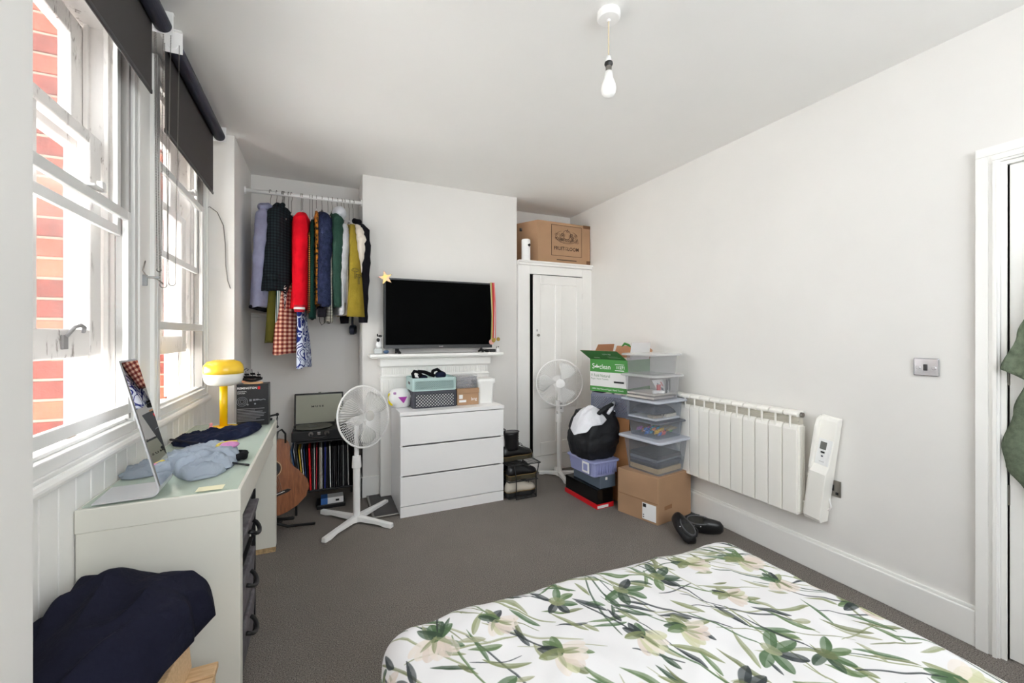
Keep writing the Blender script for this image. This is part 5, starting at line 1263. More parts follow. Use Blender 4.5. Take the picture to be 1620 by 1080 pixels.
# ================================================================ shoes
def shoe(name, label, cat, loc, rz, L_=.29, boot=0, upper=None, sole=None, group=None, lace=None, solet=.035, stitch=True, chunky=True):
    """local frame: heel at -x, toe at +x, sole on z=0"""
    t = T(name, label, cat, loc, rz, group)
    upper = upper or LEATH; sole = sole or pm('dark_rubber', (42, 40, 36), .7)
    def half(u):  # plan half width along length
        pts = [(0, .022), (.06, .034), (.2, .037), (.4, .034), (.6, .044), (.75, .050), (.88, .044), (.96, .030), (1, .012)]
        for a, b_ in zip(pts, pts[1:]):
            if a[0] <= u <= b_[0]: return a[1]+(b_[1]-a[1])*(u-a[0])/(b_[0]-a[0])
        return .01
    us = [0, .02, .06, .12, .2, .3, .4, .5, .6, .68, .75, .82, .88, .93, .97, 1]
    ol = [(-L_/2+L_*u, half(u)*1.06) for u in us]+[(-L_/2+L_*u, -half(u)*1.06) for u in us[::-1]]
    t.p('sole', MB().prism(ol, 0, solet, 'z'), sole, local=True, b=.003)
    welt = [(x, y*1.05, solet) for x, y in ol]
    if stitch: t.p('welt', MB().tube([(x, y*1.03, solet+.002) for x, y in ol], .0032, 6, close=True), pm('welt_tan', (120, 96, 56), .6), local=True)
    rings = []
    for u in us:
        x = -L_/2+L_*u; w = half(u)*.98
        top = [(0, .055), (.06, .082), (.2, .085), (.36, .088), (.46, .088), (.58, .070), (.72, .052), (.85, .047), (.95, .034), (1, .014)]
        h = .02
        for a, b_ in zip(top, top[1:]):
            if a[0] <= u <= b_[0]: h = a[1]+(b_[1]-a[1])*(u-a[0])/(b_[0]-a[0])
        r = []
        for k in range(13):
            a = PI*k/12; r.append((x, w*math.cos(a)*(1-.25*math.sin(a)**2*(u < .5)), solet+h*math.sin(a)**.75))
        rings.append(r)
    t.p('upper', MB().loft(rings), upper, local=True, smooth=True)
    if boot:
        sr = []
        for k in range(9):
            q_ = k/8; z = solet+.05+boot*q_; rx = .066-.008*math.sin(q_*PI)+.004*q_; ry = .046+.004*q_
            cx = -L_*.5+.098-.008*q_
            sr.append([(cx+rx*math.cos(2*PI*i/20), ry*math.sin(2*PI*i/20), z) for i in range(20)])
        t.p('shaft', MB().loft(sr), upper, local=True, smooth=True)
        t.p('collar', MB().tube([(cx+(rx+.001)*math.cos(2*PI*i/20), (ry+.001)*math.sin(2*PI*i/20), z) for i in range(20)], .004, 6, close=True), pm('collar_grey', (60, 58, 58), .6), local=True, smooth=True)
        t.p('inside', MB().loft([[(cx+rx*.85*math.cos(2*PI*i/16), ry*.85*math.sin(2*PI*i/16), z+.0012) for i in range(16)], [(cx+rx*.8*math.cos(2*PI*i/16), ry*.8*math.sin(2*PI*i/16), z+.002) for i in range(16)]]), BLKG, local=True)
        t.p('pull_loop', MB().tube([(cx-rx, 0, z-.01), (cx-rx-.006, 0, z+.02), (cx-rx+.004, 0, z+.034), (cx-rx+.014, 0, z+.028), (cx-rx+.010, 0, z)], .0045, 6), BLACK, local=True, smooth=True)
        lc = MB()
        for k in range(6):
            zz = solet+.07+k*boot/7; xx = cx+rx*.94
            lc.tube([(xx-.006, -.022, zz), (xx+.004, 0, zz+.008), (xx-.006, .022, zz+.012)], .0022, 5)
        t.p('laces', lc, BLACK, local=True)
    else:
        op = []
        for k in range(20):
            a = 2*PI*k/20; op.append((-L_*.5+.066+.052*math.cos(a), .027*math.sin(a), solet+.0835))
        t.p('collar', MB().tube(op, .0055, 6, close=True), upper, local=True, smooth=True)
        t.p('inside', MB().loft([[(x, y*.92, z+.001) for x, y, z in op], [(x, y*.9, z+.002) for x, y, z in op]]), BLKG, local=True)
    lc = MB()
    for k in range(4):
        xx = .012+.020*k; zz = solet+.088-.011*k
        lc.tube([(xx, -.020, zz-.006), (xx+.004, -.008, zz+.002), (xx+.006, .008, zz+.002), (xx, .020, zz-.006)], .0024, 5)
    lc.tube([(.01, 0, solet+.09), (.02, -.022, solet+.10), (.035, -.030, solet+.085), (.03, -.036, solet+.07)], .0022, 5)
    lc.tube([(.01, 0, solet+.09), (.025, .020, solet+.10), (.045, .028, solet+.08)], .0022, 5)
    t.p('lace', lc, lace or BLACK, local=True)
    return t

# wire shoe racks, one above the other, beside the chest
rk = T('wire_shoe_rack', 'black wire shoe rack between the chest and cupboard', 'shoe rack', (1.50, 3.12, 0))
def shelf(z, x0, x1, y0, y1):
    m = MB()
    for k in range(13):
        y = y0+(y1-y0)*k/12; m.cyl((x0, y, z), (x1, y, z), .0022, n=5)
    for p, q_ in (((x0, y0), (x1, y0)), ((x1, y0), (x1, y1)), ((x1, y1), (x0, y1)), ((x0, y1), (x0, y0))): m.cyl((p[0], p[1], z), (q_[0], q_[1], z), .0038, n=6)
    return m
for i, (z, x1) in enumerate(((.018, 1.575), (.145, 1.590), (.272, 1.615))):
    rk.p('wire_shelf', shelf(z, 1.335, x1, 2.985, 3.26), BLKM, kind='stuff')
for (x, y, x2) in ((1.40, 2.985, 1.385), (1.575, 2.985, 1.60), (1.335, 3.26, 1.335), (1.575, 3.26, 1.60)):
    rk.p('leg', MB().tube([(x, y, .002), (x, y, .018), (x, y, .145), (x2, y, .272)], .004, 6), BLKM, smooth=True)
rk.p('foot_bar', MB().cyl((1.40, 2.985, .006), (1.575, 2.985, .006), .004, n=6), BLKM)
TAN = pm('olive_sole', (66, 60, 42), .6)
shoe('boot', 'black leather lace-up boot on top of the shoe rack', 'boot', (1.475, 3.14, .277), .12, .29, boot=.145, sole=TAN, solet=.034)
shoe('leather_shoe', 'black lace-up leather shoe on the middle rack shelf, front of its pair', 'shoe', (1.475, 3.045, .150), .10, .27, sole=TAN, upper=LEATH)
shoe('leather_shoe', 'black leather shoe on the middle rack shelf, behind its pair', 'shoe', (1.47, 3.185, .150), .05, .27, sole=TAN, upper=LEATH)
shoe('trainer', 'off-white lace-up shoe with dark sole on the lowest rack shelf', 'shoe', (1.460, 3.045, .022), .08, .27, upper=pm('off_white_canvas', (196, 188, 174), .8, bump=(200, .3, .001)), sole=pm('black_tread', (26, 26, 28), .6), stitch=True)
shoe('trainer', 'dark shoe at the back of the lowest rack shelf', 'shoe', (1.455, 3.185, .022), .03, .26, upper=BLKM, sole=pm('black_tread', (26, 26, 28), .6), stitch=False)

# black clogs by the bed
def clog(label, loc, rz, ry):
    t = T('clog', label, 'shoe', loc, group='black clogs beside the bed corner', rot=(ry[0], ry[1], rz))
    t.o.scale = (.86, .86, .86)
    rings = []
    for k in range(13):
        u = k/12; x = -.13+.26*u
        w = .030+.024*math.sin(PI*min(1, u*.9+.1))+.006*u; h = .035+.045*math.sin(PI*min(.98, .25+u*.6)) if u > .45 else .050+.02*u
        if k == 12: w *= .55; h *= .6
        if k == 0: w *= .8
        rings.append([(x, w*math.cos(a), .012+h*max(-.15, math.sin(a))) for a in [2*PI*i/20 for i in range(20)]])
    t.p('shell', MB().loft(rings), pm('black_rubber', (20, 20, 22), .35), local=True, smooth=True)
    t.p('footbed_opening', MB().loft([[(-.045+.078*math.cos(2*PI*i/20), .036*math.sin(2*PI*i/20), zz) for i in range(20)] for zz in (.060, .078)]), BLKG, local=True)
    t.p('rim', MB().tube([(-.045+.082*math.cos(2*PI*i/24), .040*math.sin(2*PI*i/24), .079) for i in range(24)], .005, 6, close=True), pm('grey_rim', (84, 84, 88), .4), local=True, smooth=True)
    t.p('strap', MB().tube([(-.035, -.047, .072), (-.09, -.050, .078), (-.13, -.02, .075), (-.135, .0, .075), (-.13, .02, .075), (-.09, .050, .078), (-.035, .047, .072)], .008, 8), BLACK, local=True, smooth=True)
    for s in (-1, 1): t.p('rivet', MB().ball((-.035, s*.053, .072), .006, 10, 6), CHROME, local=True, smooth=True)
    return t
clog('black clog tipped with its opening towards the room, nearer the carton', (2.110, 1.985, .050), 1.25, (.0, -.34))
clog('black clog with silver rivet lying nearer the radiator', (2.30, 1.985, .030), -.75, (.50, 0))

# ================================================================ stack beside the radiator
def frot(c, a): return Matrix.Translation(Vector(c)) @ Matrix.Rotation(a, 4, 'Z')
def storage(label, c, a, w, d, z0, h, tubm, lidm, lidh=.022, over=.022, taper=.90, handles=True, name='storage_box'):
    t = T(name, label, 'storage box', (c[0], c[1], z0), a)
    w2, d2 = w/2, d/2; r = .025; th = .0025
    def ring(wx, dy, rr, z): return rring(-wx, wx, -dy, dy, rr, z)
    t.p('tub', MB().loft([ring(w2*taper-th, d2*taper-th, r-th, th), ring(w2*taper-th, d2*taper-th, r-th, .006), ring(w2-th, d2-th, r-th, h-lidh), ring(w2, d2, r, h-lidh), ring(w2*taper, d2*taper, r, .0005)], caps=True), tubm, local=True)
    t.p('lid', MB().loft([ring(w2+over-.004, d2+over-.004, r, h-lidh+.0005), ring(w2+over, d2+over, r+.004, h-lidh+.004), ring(w2+over, d2+over, r+.004, h-.006), ring(w2+over-.006, d2+over-.006, r, h)]), lidm, local=True, b=.002)
    return t
TUBC = clear('clear_tub', (240, 242, 245), .07, .12, .5); LIDC = clear('frosted_lid', (222, 226, 236), .62, .3, .3); LIDD = pm('grey_lid', (96, 98, 106), .4)
LIDW = clear('pale_lid', (240, 240, 240), .42, .2, .4); TUBW = clear('very_clear_tub', (244, 244, 245), .09, .15, .4)
A0 = .12
BCX, BCY = 2.245, 2.345
cb = T('cardboard_box', 'large plain cardboard box carrying the clear storage boxes', 'box', (2.24, 2.36, 0), 0)
def quad(z): return [(2.089, 2.182, z), (2.455, 2.236, z), (2.375, 2.555, z), (2.000, 2.495, z)]
cb.p('carton', MB().hexa(quad(.0)+quad(.322)), CARD, b=.003)
e = Vector((2.089-2.000, 2.182-2.495, 0)); el = e.length; e.normalize(); en = Vector((e.y, -e.x, 0)); en = -en if en.x > 0 else en
def cf(u, z, off): p = Vector((2.000, 2.495, 0))+e*u+en*off; return (p.x, p.y, z)
def cfq(u0, u1, z0, z1, o=.0012): return MB().hexa([cf(u0, z0, .0002), cf(u1, z0, .0002), cf(u1, z0, o), cf(u0, z0, o), cf(u0, z1, .0002), cf(u1, z1, .0002), cf(u1, z1, o), cf(u0, z1, o)])
cb.p('shipping_label', cfq(.205, .312, .015, .128), PAPER)
cb.p('label_print', cfq(.210, .235, .098, .122, .0018).join(cfq(.211, .219, .04, .048, .0018)).join(cfq(.211, .219, .025, .033, .0018)), INKB)
cb.p('tape_seam', cfq(.0, el, .140, .146, .0008), pm('tape_tan', (150, 112, 78), .4))
f2 = Vector((2.455-2.089, 2.236-2.182, 0)).normalized(); fn_ = Vector((f2.y, -f2.x, 0))
def cg(u, z, off): p = Vector((2.089, 2.182, 0))+f2*u+fn_*off; return (p.x, p.y, z)
cb.p('damp_stain', MB().hexa([cg(.07, .09, .0002), cg(.15, .09, .0002), cg(.15, .09, .001), cg(.07, .09, .001), cg(.07, .115, .0002), cg(.15, .12, .0002), cg(.15, .12, .001), cg(.07, .115, .001)]), pm('stain_brown', (146, 104, 70), .8))

ca, cc = (BCX, BCY), .152
bxs = []
A = storage('largest clear storage box holding dark folders, lowest of its stack', (2.235, 2.360), cc, .335, .32, .3235, .248, TUBC, LIDC, .020, .030, .86)
B_ = storage('clear box of colourful small toys with dark grey lid', (2.240, 2.365), cc, .290, .27, .572, .118, TUBC, LIDD, .014, .020, .93)
C2 = storage('clear box with dark fabric, third up its stack', (2.232, 2.375), cc-.02, .300, .29, .691, .148, TUBC, LIDC, .016, .026, .93)
D2 = storage('clear box of magazines and picture frames under the empty one', (2.225, 2.385), cc-.02, .290, .28, .840, .176, TUBW, LIDW, .016, .024, .93)
E2 = storage('empty clear storage box at the very top of the stack', (2.225, 2.39), cc-.02, .270, .265, 1.017, .150, TUBW, LIDW, .016, .026, .93)
def inbox(root, cx, cy, z, w, d, h, mat, name, label, cat, group=None, rz=0, b=.002):
    """a thing standing in box coordinates of that storage box"""
    p = root.M @ Vector((cx, cy, z)); a = root.o.rotation_euler.z+rz
    t = MB().box(-w/2, w/2, -d/2, d/2, 0, h); me = mesh_of(t, name, mat, False, None)
    o = bpy.data.objects.new(name, me); COL.objects.link(o); o.location = p; o.rotation_euler = (0, 0, a); bev(o, b)
    return tags(o, label, cat, group)
FOL = pm('folder_slate', (66, 70, 84), .35); FOL2 = pm('folder_dark', (44, 46, 54), .4)
gA = 'folders in the largest clear box'
inbox(A, 0, 0, .008, .262, .245, .034, pm('kraft_album', (196, 168, 126), .8), 'album', 'thick kraft edged album at the bottom of the largest clear box', 'book', gA)
inbox(A, -.005, .004, .0425, .255, .235, .022, FOL2, 'folder', 'dark folder directly above the kraft album', 'folder', gA, .03)
inbox(A, .0, .0, .065, .262, .240, .020, FOL, 'folder', 'slate folder under the topmost grey one', 'folder', gA, -.02)
inbox(A, -.008, .008, .0855, .250, .230, .018, pm('folder_grey', (120, 124, 134), .4), 'folder', 'pale grey box file in the middle of the largest clear box', 'folder', gA, .05)
inbox(A, .0, .0, .104, .262, .240, .026, FOL2, 'folder', 'topmost dark slate folder in the largest clear box', 'folder', gA, .01)
random.seed(21)
tc = [((60, 120, 200), 'blue'), ((236, 150, 100), 'peach'), ((220, 90, 80), 'coral'), ((90, 180, 70), 'green'), ((230, 224, 210), 'cream'), ((60, 160, 190), 'teal'), ((240, 190, 70), 'amber'), ((200, 120, 190), 'lilac')]
for k in range(34):
    c_, nm = tc[k % 8] if k > 6 else tc[k]
    xx = random.uniform(-.112, .112); yy = random.uniform(-.115, .10); zz = .012+random.uniform(0, .030)
    if nm == 'blue': xx = random.uniform(-.11, -.03)
    if nm == 'green': xx = random.uniform(.0, .07)
    p = B_.M @ Vector((xx, yy, zz)); r = random.uniform(.009, .015)
    m = MB().ball((p.x, p.y, p.z+r), (r*1.2, r, r), 8, 6).ball((p.x+r*.8, p.y-r*.3, p.z+r*1.7), r*.62, 8, 5).cyl((p.x-r, p.y, p.z+r*.5), (p.x-r*1.8, p.y-r*.5, p.z+r*.3), r*.35, n=6)
    solo('toy_figure', 'tiny %s toy figure among others in the grey lidded clear box' % nm, 'toy', m, pm('toy_'+nm, c_, .45), group='toys in the grey lidded box', smooth=True)
for k in range(9):
    p = B_.M @ Vector((.05+random.uniform(-.03, .05), -.10+.012*k, .045+.004*(k % 3))); q_ = B_.M @ Vector((.125, -.09+.014*k, .05+.004*(k % 2)))
    solo('craft_stick', 'pale wooden craft stick on the toys in the grey lidded box', 'stick', MB().cyl(p, q_, .0045, n=6), pm('birch', (216, 196, 158), .7), group='sticks in the grey lidded box')
inbox(C2, 0, .0, .008, .262, .25, .012, PAPER, 'sketch_pad', 'white sketch pad at the bottom of the dark fabric box', 'pad')
inbox(C2, .055, -.085, .021, .13, .055, .022, pm('ivory_box', (226, 216, 196), .6), 'small_case', 'ivory case lying in the dark fabric box', 'case', None, .12)
inbox(C2, -.075, -.075, .021, .09, .06, .018, pm('beige_purse', (170, 156, 136), .8), 'purse', 'beige purse lying in the dark fabric box', 'purse', None, -.2)
t = T('eye_glasses', 'black rimmed glasses lying in the dark fabric box', 'glasses', C2.M @ Vector((-.01, -.10, .03)), cc)
for s in (-.022, .022): t.p('rim', MB().tube([(s+.017*math.cos(a), .0, .012+.012*math.sin(a)) for a in [2*PI*k/16 for k in range(16)]], .003, 6, close=True), BLACK, local=True, smooth=True)
t.p('bridge', MB().cyl((-.005, 0, .015), (.005, 0, .015), .002, n=6), BLACK, local=True)
fbm = [C2.M @ Vector((x, y, .048+.0*y)) for x, y in ((-.12, -.11), (.12, -.11), (.125, .11), (-.12, .11))]
solo('folded_clothes', 'dark slate folded fabric filling the third box up', 'clothes', pile([(v.x, v.y) for v in fbm], fbm[0].z, .055, seed=12, fold=.012, nr=14, na=60), cloth('slate_cloth', (60, 64, 76)), smooth=True)
gD = 'flat things in the magazine box'
inbox(D2, -.02, .0, .008, .235, .235, .014, pm('magazine_a', (190, 184, 176), .4), 'magazine', 'pale magazine at the bottom of the box under the empty one', 'magazine', gD, .03)
inbox(D2, -.01, -.01, .0225, .23, .23, .010, pm('magazine_b', (110, 104, 100), .4), 'magazine', 'brown grey magazine second from the bottom', 'magazine', gD, -.04)
inbox(D2, -.02, .0, .033, .225, .235, .012, pm('magazine_c', (214, 208, 200), .4), 'magazine', 'cream magazine on top of the brown grey one', 'magazine', gD, .05)
t = T('roll_of_paper', 'white roll at the left front of the magazine box', 'roll', D2.M @ Vector((-.09, -.10, .05)))
t.p('roll', MB().cyl(D2.M @ Vector((-.125, -.115, .062)), D2.M @ Vector((-.03, -.125, .056)), .012, n=14), PAPER, smooth=True)
t = T('photo_card', 'white card with dark blue shapes leaning in the magazine box', 'card', D2.M @ Vector((-.01, -.09, .05)), cc)
t.p('card', MB().hexa([(-.055, -.02, 0), (.065, -.02, -.004), (.065, -.017, -.004), (-.055, -.017, 0), (-.075, .02, .088), (.045, .02, .090), (.045, .023, .090), (-.075, .023, .088)]), PAPER, local=True)
t.p('blue_shape', MB().hexa([(-.042, -.008, .025), (-.020, -.010, .015), (-.020, -.006, .015), (-.042, -.004, .025), (-.036, .010, .068), (-.022, .006, .062), (-.022, .010, .062), (-.036, .014, .068)]), FOL, local=True)
t.p('blue_shape', MB().hexa([(-.014, -.012, .018), (.012, -.018, .006), (.012, -.014, .006), (-.014, -.008, .018), (-.010, -.004, .038), (.010, -.008, .030), (.010, -.004, .030), (-.010, .0, .038)]), FOL, local=True)
t.p('red_shape', MB().hexa([(.012, .0, .045), (.022, -.003, .040), (.022, .001, .040), (.012, .004, .045), (.004, .012, .072), (.014, .011, .072), (.014, .015, .072), (.004, .016, .072)]), RED, local=True)
solo('red_packet', 'small red and white packet at the left front of the magazine box', 'packet', MB().box(-.018, .018, -.004, .004, 0, .065).xf(D2.M @ Matrix.Translation(Vector((-.072, -.118, .046)))), pm('packet_red', (190, 50, 60), .5))
for k in range(4):
    p = D2.M @ Vector((.060+.017*k, -.09+.01*k, .046))
    t = T('picture_frame', 'dark grey arched frame in the magazine box, %s from the left' % ('first', 'second', 'third', 'fourth')[k], 'frame', p, cc+.5, 'frames in the magazine box')
    hh = .085; pts = [(-.055, 0), (-.055, hh*.8), (-.04, hh), (.04, hh), (.055, hh*.8), (.055, 0)]
    t.p('border', MB().tube([(a, 0, b_+.004) for a, b_ in pts], .006, 6, close=True), pm('frame_slate', (74, 76, 84), .4), local=True)
    t.p('backing', MB().prism([(a*.95, b_*.96+.003) for a, b_ in pts], -.002, .002, 'y'), pm('frame_white', (206, 206, 206), .5), local=True)

# things behind that stack
t = T('brown_carton', 'worn brown cardboard box behind the puffer bag', 'box', (2.22, 2.80, 0))
t.p('carton', MB().box(0, .36, 0, .33, .0, .655).xf(frot((2.03, 2.885, 0), -1.236)), pm('worn_cardboard', (166, 116, 74), .9, var=(5, .15)), b=.003)
t.p('black_logo', MB().ball((.25, -.0005, .47), (.022, .001, .020), 12, 6).xf(frot((2.03, 2.885, 0), -1.236)), INKB)
GRC = pm('grey_crate_plastic', (120, 124, 142), .5)
t = T('grey_crate', 'grey lattice plastic crate under the green carton', 'crate', (2.2, 2.75, .656))
cm = frot((2.03, 2.885, .656), -1.236)
t.p('lattice_front', lattice(MB(), (.01, .002, .028), (1, 0, 0), (0, 0, 1), .34, .125, .022, .009, .004).xf(cm), GRC)
t.p('lattice_side', lattice(MB(), (.358, .01, .028), (0, 1, 0), (0, 0, 1), .31, .125, .022, .009, .004).xf(cm), GRC)
t.p('rim', MB().loft([rring(.006, .354, .006, .324, .02, .150), rring(0, .36, 0, .33, .024, .150), rring(0, .36, 0, .33, .024, .176), rring(.006, .354, .006, .324, .02, .176)], caps=False, close=True).xf(cm), GRC)
t.p('base', MB().loft([rring(.004, .356, .004, .326, .02, .0008), rring(.004, .356, .004, .326, .02, .03)]).xf(cm), GRC)
for px_, py_ in ((.012, .012), (.348, .012), (.012, .318), (.348, .318)): t.p('corner_post', MB().cyl((px_, py_, .02), (px_, py_, .16), .012).xf(cm), GRC)
cc_ = [cm @ Vector(v) for v in ((.03, .03, 0), (.33, .03, 0), (.33, .30, 0), (.03, .30, 0))]
solo('crate_contents', 'black and white bundle inside the grey lattice crate', 'bundle', pile([(v.x, v.y) for v in cc_], .688, .095, seed=4, fold=.02, nr=10, na=50), patt('speckled_bundle', blot((30, 30, 32), (140, 60, 70), (210, 206, 200), 40)), smooth=True)
# green and white towel carton with open flaps
GRN = pm('print_green', (62, 142, 56), .5, var=(4, .04)); GRND = pm('print_green_dark', (48, 112, 48), .5); WPR = pm('white_carton', (228, 226, 226), .6)
gc = T('towel_carton', 'green and white paper towel carton with open flaps, top of the rear pile', 'box', (2.2, 2.75, .845))
gmx = Matrix.Translation(Vector((2.022, 2.875, .845))) @ Matrix.Rotation(-1.236, 4, 'Z')
Wc, Dc, Hc, tk = .350, .335, .262, .004
gc.p('front_wall', MB().box(0, Wc, 0, tk, 0, Hc).xf(gmx), WPR)
gc.p('side_wall', MB().box(0, tk, tk, Dc, 0, Hc).xf(gmx), WPR)
gc.p('side_wall', MB().box(Wc-tk, Wc, tk, Dc, 0, Hc).xf(gmx), WPR)
gc.p('back_wall', MB().box(tk, Wc-tk, Dc-tk, Dc, 0, Hc).xf(gmx), WPR)
gc.p('bottom', MB().box(tk, Wc-tk, tk, Dc-tk, 0, .004).xf(gmx), CARDI)
gc.p('green_band', MB().box(-.0006, Wc+.0006, -.0008, .0, .158, Hc).xf(gmx).join(MB().box(Wc, Wc+.0008, -.0008, Dc, .158, Hc).xf(gmx)), GRN)
gc.p('green_band', MB().box(-.0006, Wc+.0006, -.0008, .0, .0, .042).xf(gmx).join(MB().box(Wc, Wc+.0008, -.0008, Dc, .0, .042).xf(gmx)), GRN)
def flap(p0, p1, out, ln_, m1, m2, name='flap', skew=0):
    p0, p1, out = Vector(p0), Vector(p1), Vector(out).normalized()*ln_
    sk = (p1-p0)*skew; n = (p1-p0).cross(out).normalized()*.002
    q0, q1 = p0+out+sk, p1+out-sk
    f = gc.p(name, MB().hexa([tuple(gmx @ v) for v in (p0, p1, p1+n, p0+n, q0, q1, q1+n, q0+n)]), m1)
    if m2: gc.p('printed_face', MB().hexa([tuple(gmx @ v) for v in (p0+n*1.3, p1+n*1.3, p1+n, p0+n, q0+n*1.3, q1+n*1.3, q1+n, q0+n)]), m2, parent=f)
    return f
ff = flap((0, 0, Hc), (Wc*.97, 0, Hc), (-.14, -.80, .52), .135, CARDI, GRND, skew=-.0)
flap((0, Dc, Hc), (0, 0, Hc), (-.55, 0, .75), .02, CARDI, None)
flap((.0, Dc*.95, Hc), (.0, .02, Hc), (.35, .0, .9), .125, CARDI, None, skew=.10)
flap((Wc, .02, Hc), (Wc, Dc*.95, Hc), (.10, 0, 1), .135, CARDI, WPR)
flap((Wc, Dc, Hc), (0, Dc, Hc), (0, .5, .75), .12, CARDI, GRN)
ru = gmx.to_3x3() @ Vector((1, 0, 0)); uu = gmx.to_3x3() @ Vector((0, 0, 1))
def gpt(a, z): v = gmx @ Vector((a, -.0008, z)); return tuple(v)
text('S', gpt(.032, .202), ru, uu, .062, PAPER, gc, wide=.9); text('clean', gpt(.143, .200), ru, uu, .056, PAPER, gc, wide=.92)
lf = MB()
for a in (PI/2, PI/2+1.1, PI/2-1.1):
    c_ = (.066, .192); d_ = (math.cos(a), math.sin(a)); n_ = (-d_[1], d_[0])
    P = [(c_[0], c_[1]), (c_[0]+d_[0]*.014+n_[0]*.007, c_[1]+d_[1]*.014+n_[1]*.007), (c_[0]+d_[0]*.03, c_[1]+d_[1]*.03), (c_[0]+d_[0]*.014-n_[0]*.007, c_[1]+d_[1]*.014-n_[1]*.007)]
    b0 = len(lf.v); lf.v += [tuple(gmx @ Vector((a_, -.0016, z_))) for a_, z_ in P]; lf.f.append((b0, b0+1, b0+2, b0+3))
gc.p('leaf_mark', lf, PAPER)
text('11271', gpt(.285, .200), ru, uu, .032, PAPER, gc, bold=.0008)
gc.p('small_text', MB().box(.235, .315, -.0014, -.0008, .222, .226).xf(gmx).join(MB().box(.235, .315, -.0014, -.0008, .174, .180).xf(gmx)), PAPER)
text('V Fold Natural', gpt(.100, .128), ru, uu, .034, GRND, gc, wide=.9); text('Paper Hand Towels', gpt(.092, .102), ru, uu, .021, pm('grey_green_print', (120, 140, 120), .6), gc)
gc.p('stamp', MB().box(.225, .315, -.0014, -.0008, .078, .092).xf(gmx), INKB)
text('100% Fully Natural Paper Hand Towels', gpt(.165, .021), ru, uu, .0185, PAPER, gc)
gc.p('leaf_scrap', MB().tube([gmx @ Vector(v) for v in ((.17, .20, .36), (.20, .20, .385), (.235, .20, .375), (.26, .20, .355))], [.003, .011, .010, .003], 6), GRN, smooth=True)
fv = Vector((-.14, -.80, .52)).normalized(); fr_ = Vector((1, 0, 0)); 
def fpt(a, l): v = gmx @ (Vector((a, 0, Hc))+fv*l); nn = gmx.to_3x3() @ fr_.cross(fv); return v+nn*.0032
text('synergy', fpt(.215, .088), gmx.to_3x3() @ fr_, gmx.to_3x3() @ fv, .026, PAPER, gc, parent=None)
gc.p('flap_print', MB().add([tuple(fpt(a, l)) for a, l in ((.06, .02), (.115, .02), (.115, .035), (.06, .035))], [(0, 1, 2, 3)]).add([tuple(fpt(a, l)) for a, l in ((.20, .045), (.29, .045), (.29, .05), (.20, .05), (.20, .03), (.31, .03), (.31, .035), (.20, .035))], [(0, 1, 2, 3), (4, 5, 6, 7)]), pm('flap_grey', (170, 190, 165), .6))

# left pile: black box with red base, grey box, lilac tub, bag, white cloth
t = T('black_red_box', 'glossy black box with bright red base, bottom of the pile under the bag', 'box', (2.03, 2.80, 0), .0)
def bq(z, o=0): return [(1.872-o, 2.578-o, z), (1.985+o, 2.590-o, z), (1.99+o, 3.02+o, z), (1.880-o, 3.02+o, z)]
def sq(x0, y0, x1, y1, a, z): 
    M_ = frot((x0, y0, 0), a); return [tuple(M_ @ Vector(v)) for v in ((0, 0, z), (x1, 0, z), (x1, y1, z), (0, y1, z))]
def sqb(x0, y0, w, d, a, z0, z1): return MB().hexa(sq(x0, y0, w, d, a, z0)+sq(x0, y0, w, d, a, z1))
t.p('base', sqb(1.868, 2.570, .16, .42, .05, 0.0, .034), RED, b=.002)
t.p('lid', sqb(1.874, 2.576, .15, .41, .05, .0345, .142), BLKG, b=.003)
t.p('white_label', MB().hexa([(1.872, 2.5692, .006), (1.975, 2.5745, .006), (1.975, 2.5755, .006), (1.872, 2.5702, .006), (1.872, 2.5692, .026), (1.975, 2.5745, .026), (1.975, 2.5755, .026), (1.872, 2.5702, .026)]), PAPER)
t = T('slate_box', 'slate grey plastic box between the black box and lilac tub', 'box', (1.96, 2.75, .143))
SLT = clear('slate_plastic', (120, 134, 150), .8, .3, .2)
t.p('body', sqb(1.905, 2.585, .15, .34, .04, .143, .238), pm('slate_blue_plastic', (96, 108, 122), .4), b=.004)
t.p('catch', MB().box(1.955, 1.975, 2.5835, 2.592, .205, .225), PLAST, b=.002)
LIL = clear('lilac_plastic', (176, 182, 226), .72, .3, .3)
t = storage('lilac translucent storage tub under the black puffer bag', (1.945, 2.735), .06, .235, .33, .2395, .118, LIL, LIL, .018, .012, .92, name='lilac_tub')
for k in range(9): t.p('rib', MB().box(-.09+.0225*k, -.083+.0225*k, -.166, -.160, .02, .095), LIL, local=True)
t.p('side_label', MB().box(-.1295, -.1235, -.115, -.035, .022, .102), PAPER, local=True, label='white square label frame')
t.p('label_window', MB().box(-.1305, -.1290, -.100, -.050, .037, .087), LIL, local=True)
# puffer bag
PUF = cloth('black_quilted', (22, 23, 28), rough=.55, bump=(60, .4, .004), spec=.4)
t = T('puffer_bag', 'black quilted puffer bag bulging over the lilac tub', 'bag', (1.955, 2.75, .358))
rings = []
for k in range(21):
    q_ = k/20; z = .359+.345*q_; f = (math.sin(PI*min(1, .14+q_*.70)))**.30
    rx = .178*f*(1-.08*q_); ry = .178*f*(1-.10*q_); r = []
    for i in range(56):
        a = 2*PI*i/56; c, s = math.cos(a), math.sin(a)
        seam = 1-.06*math.exp(-((math.sin(a*4+.4))/.14)**2)-.055*math.exp(-((q_*3+.2*math.sin(a*2)) % 1-.5)**2/.004)
        nz = 1+.07*noise.noise(Vector((c*2.5, s*2.5, z*9)))+.035*noise.noise(Vector((c*8, s*8, z*26)))
        ex = abs(c)**.55*(1 if c > 0 else -1); ey = abs(s)**.55*(1 if s > 0 else -1)
        r.append((1.945+.06*q_*.5+rx*ex*seam*nz, 2.745+ry*ey*seam*nz, z+.012*noise.noise(Vector((c*3, s*3, 5)))))
    rings.append(r)
t.p('body', MB().loft(rings), PUF, smooth=True)
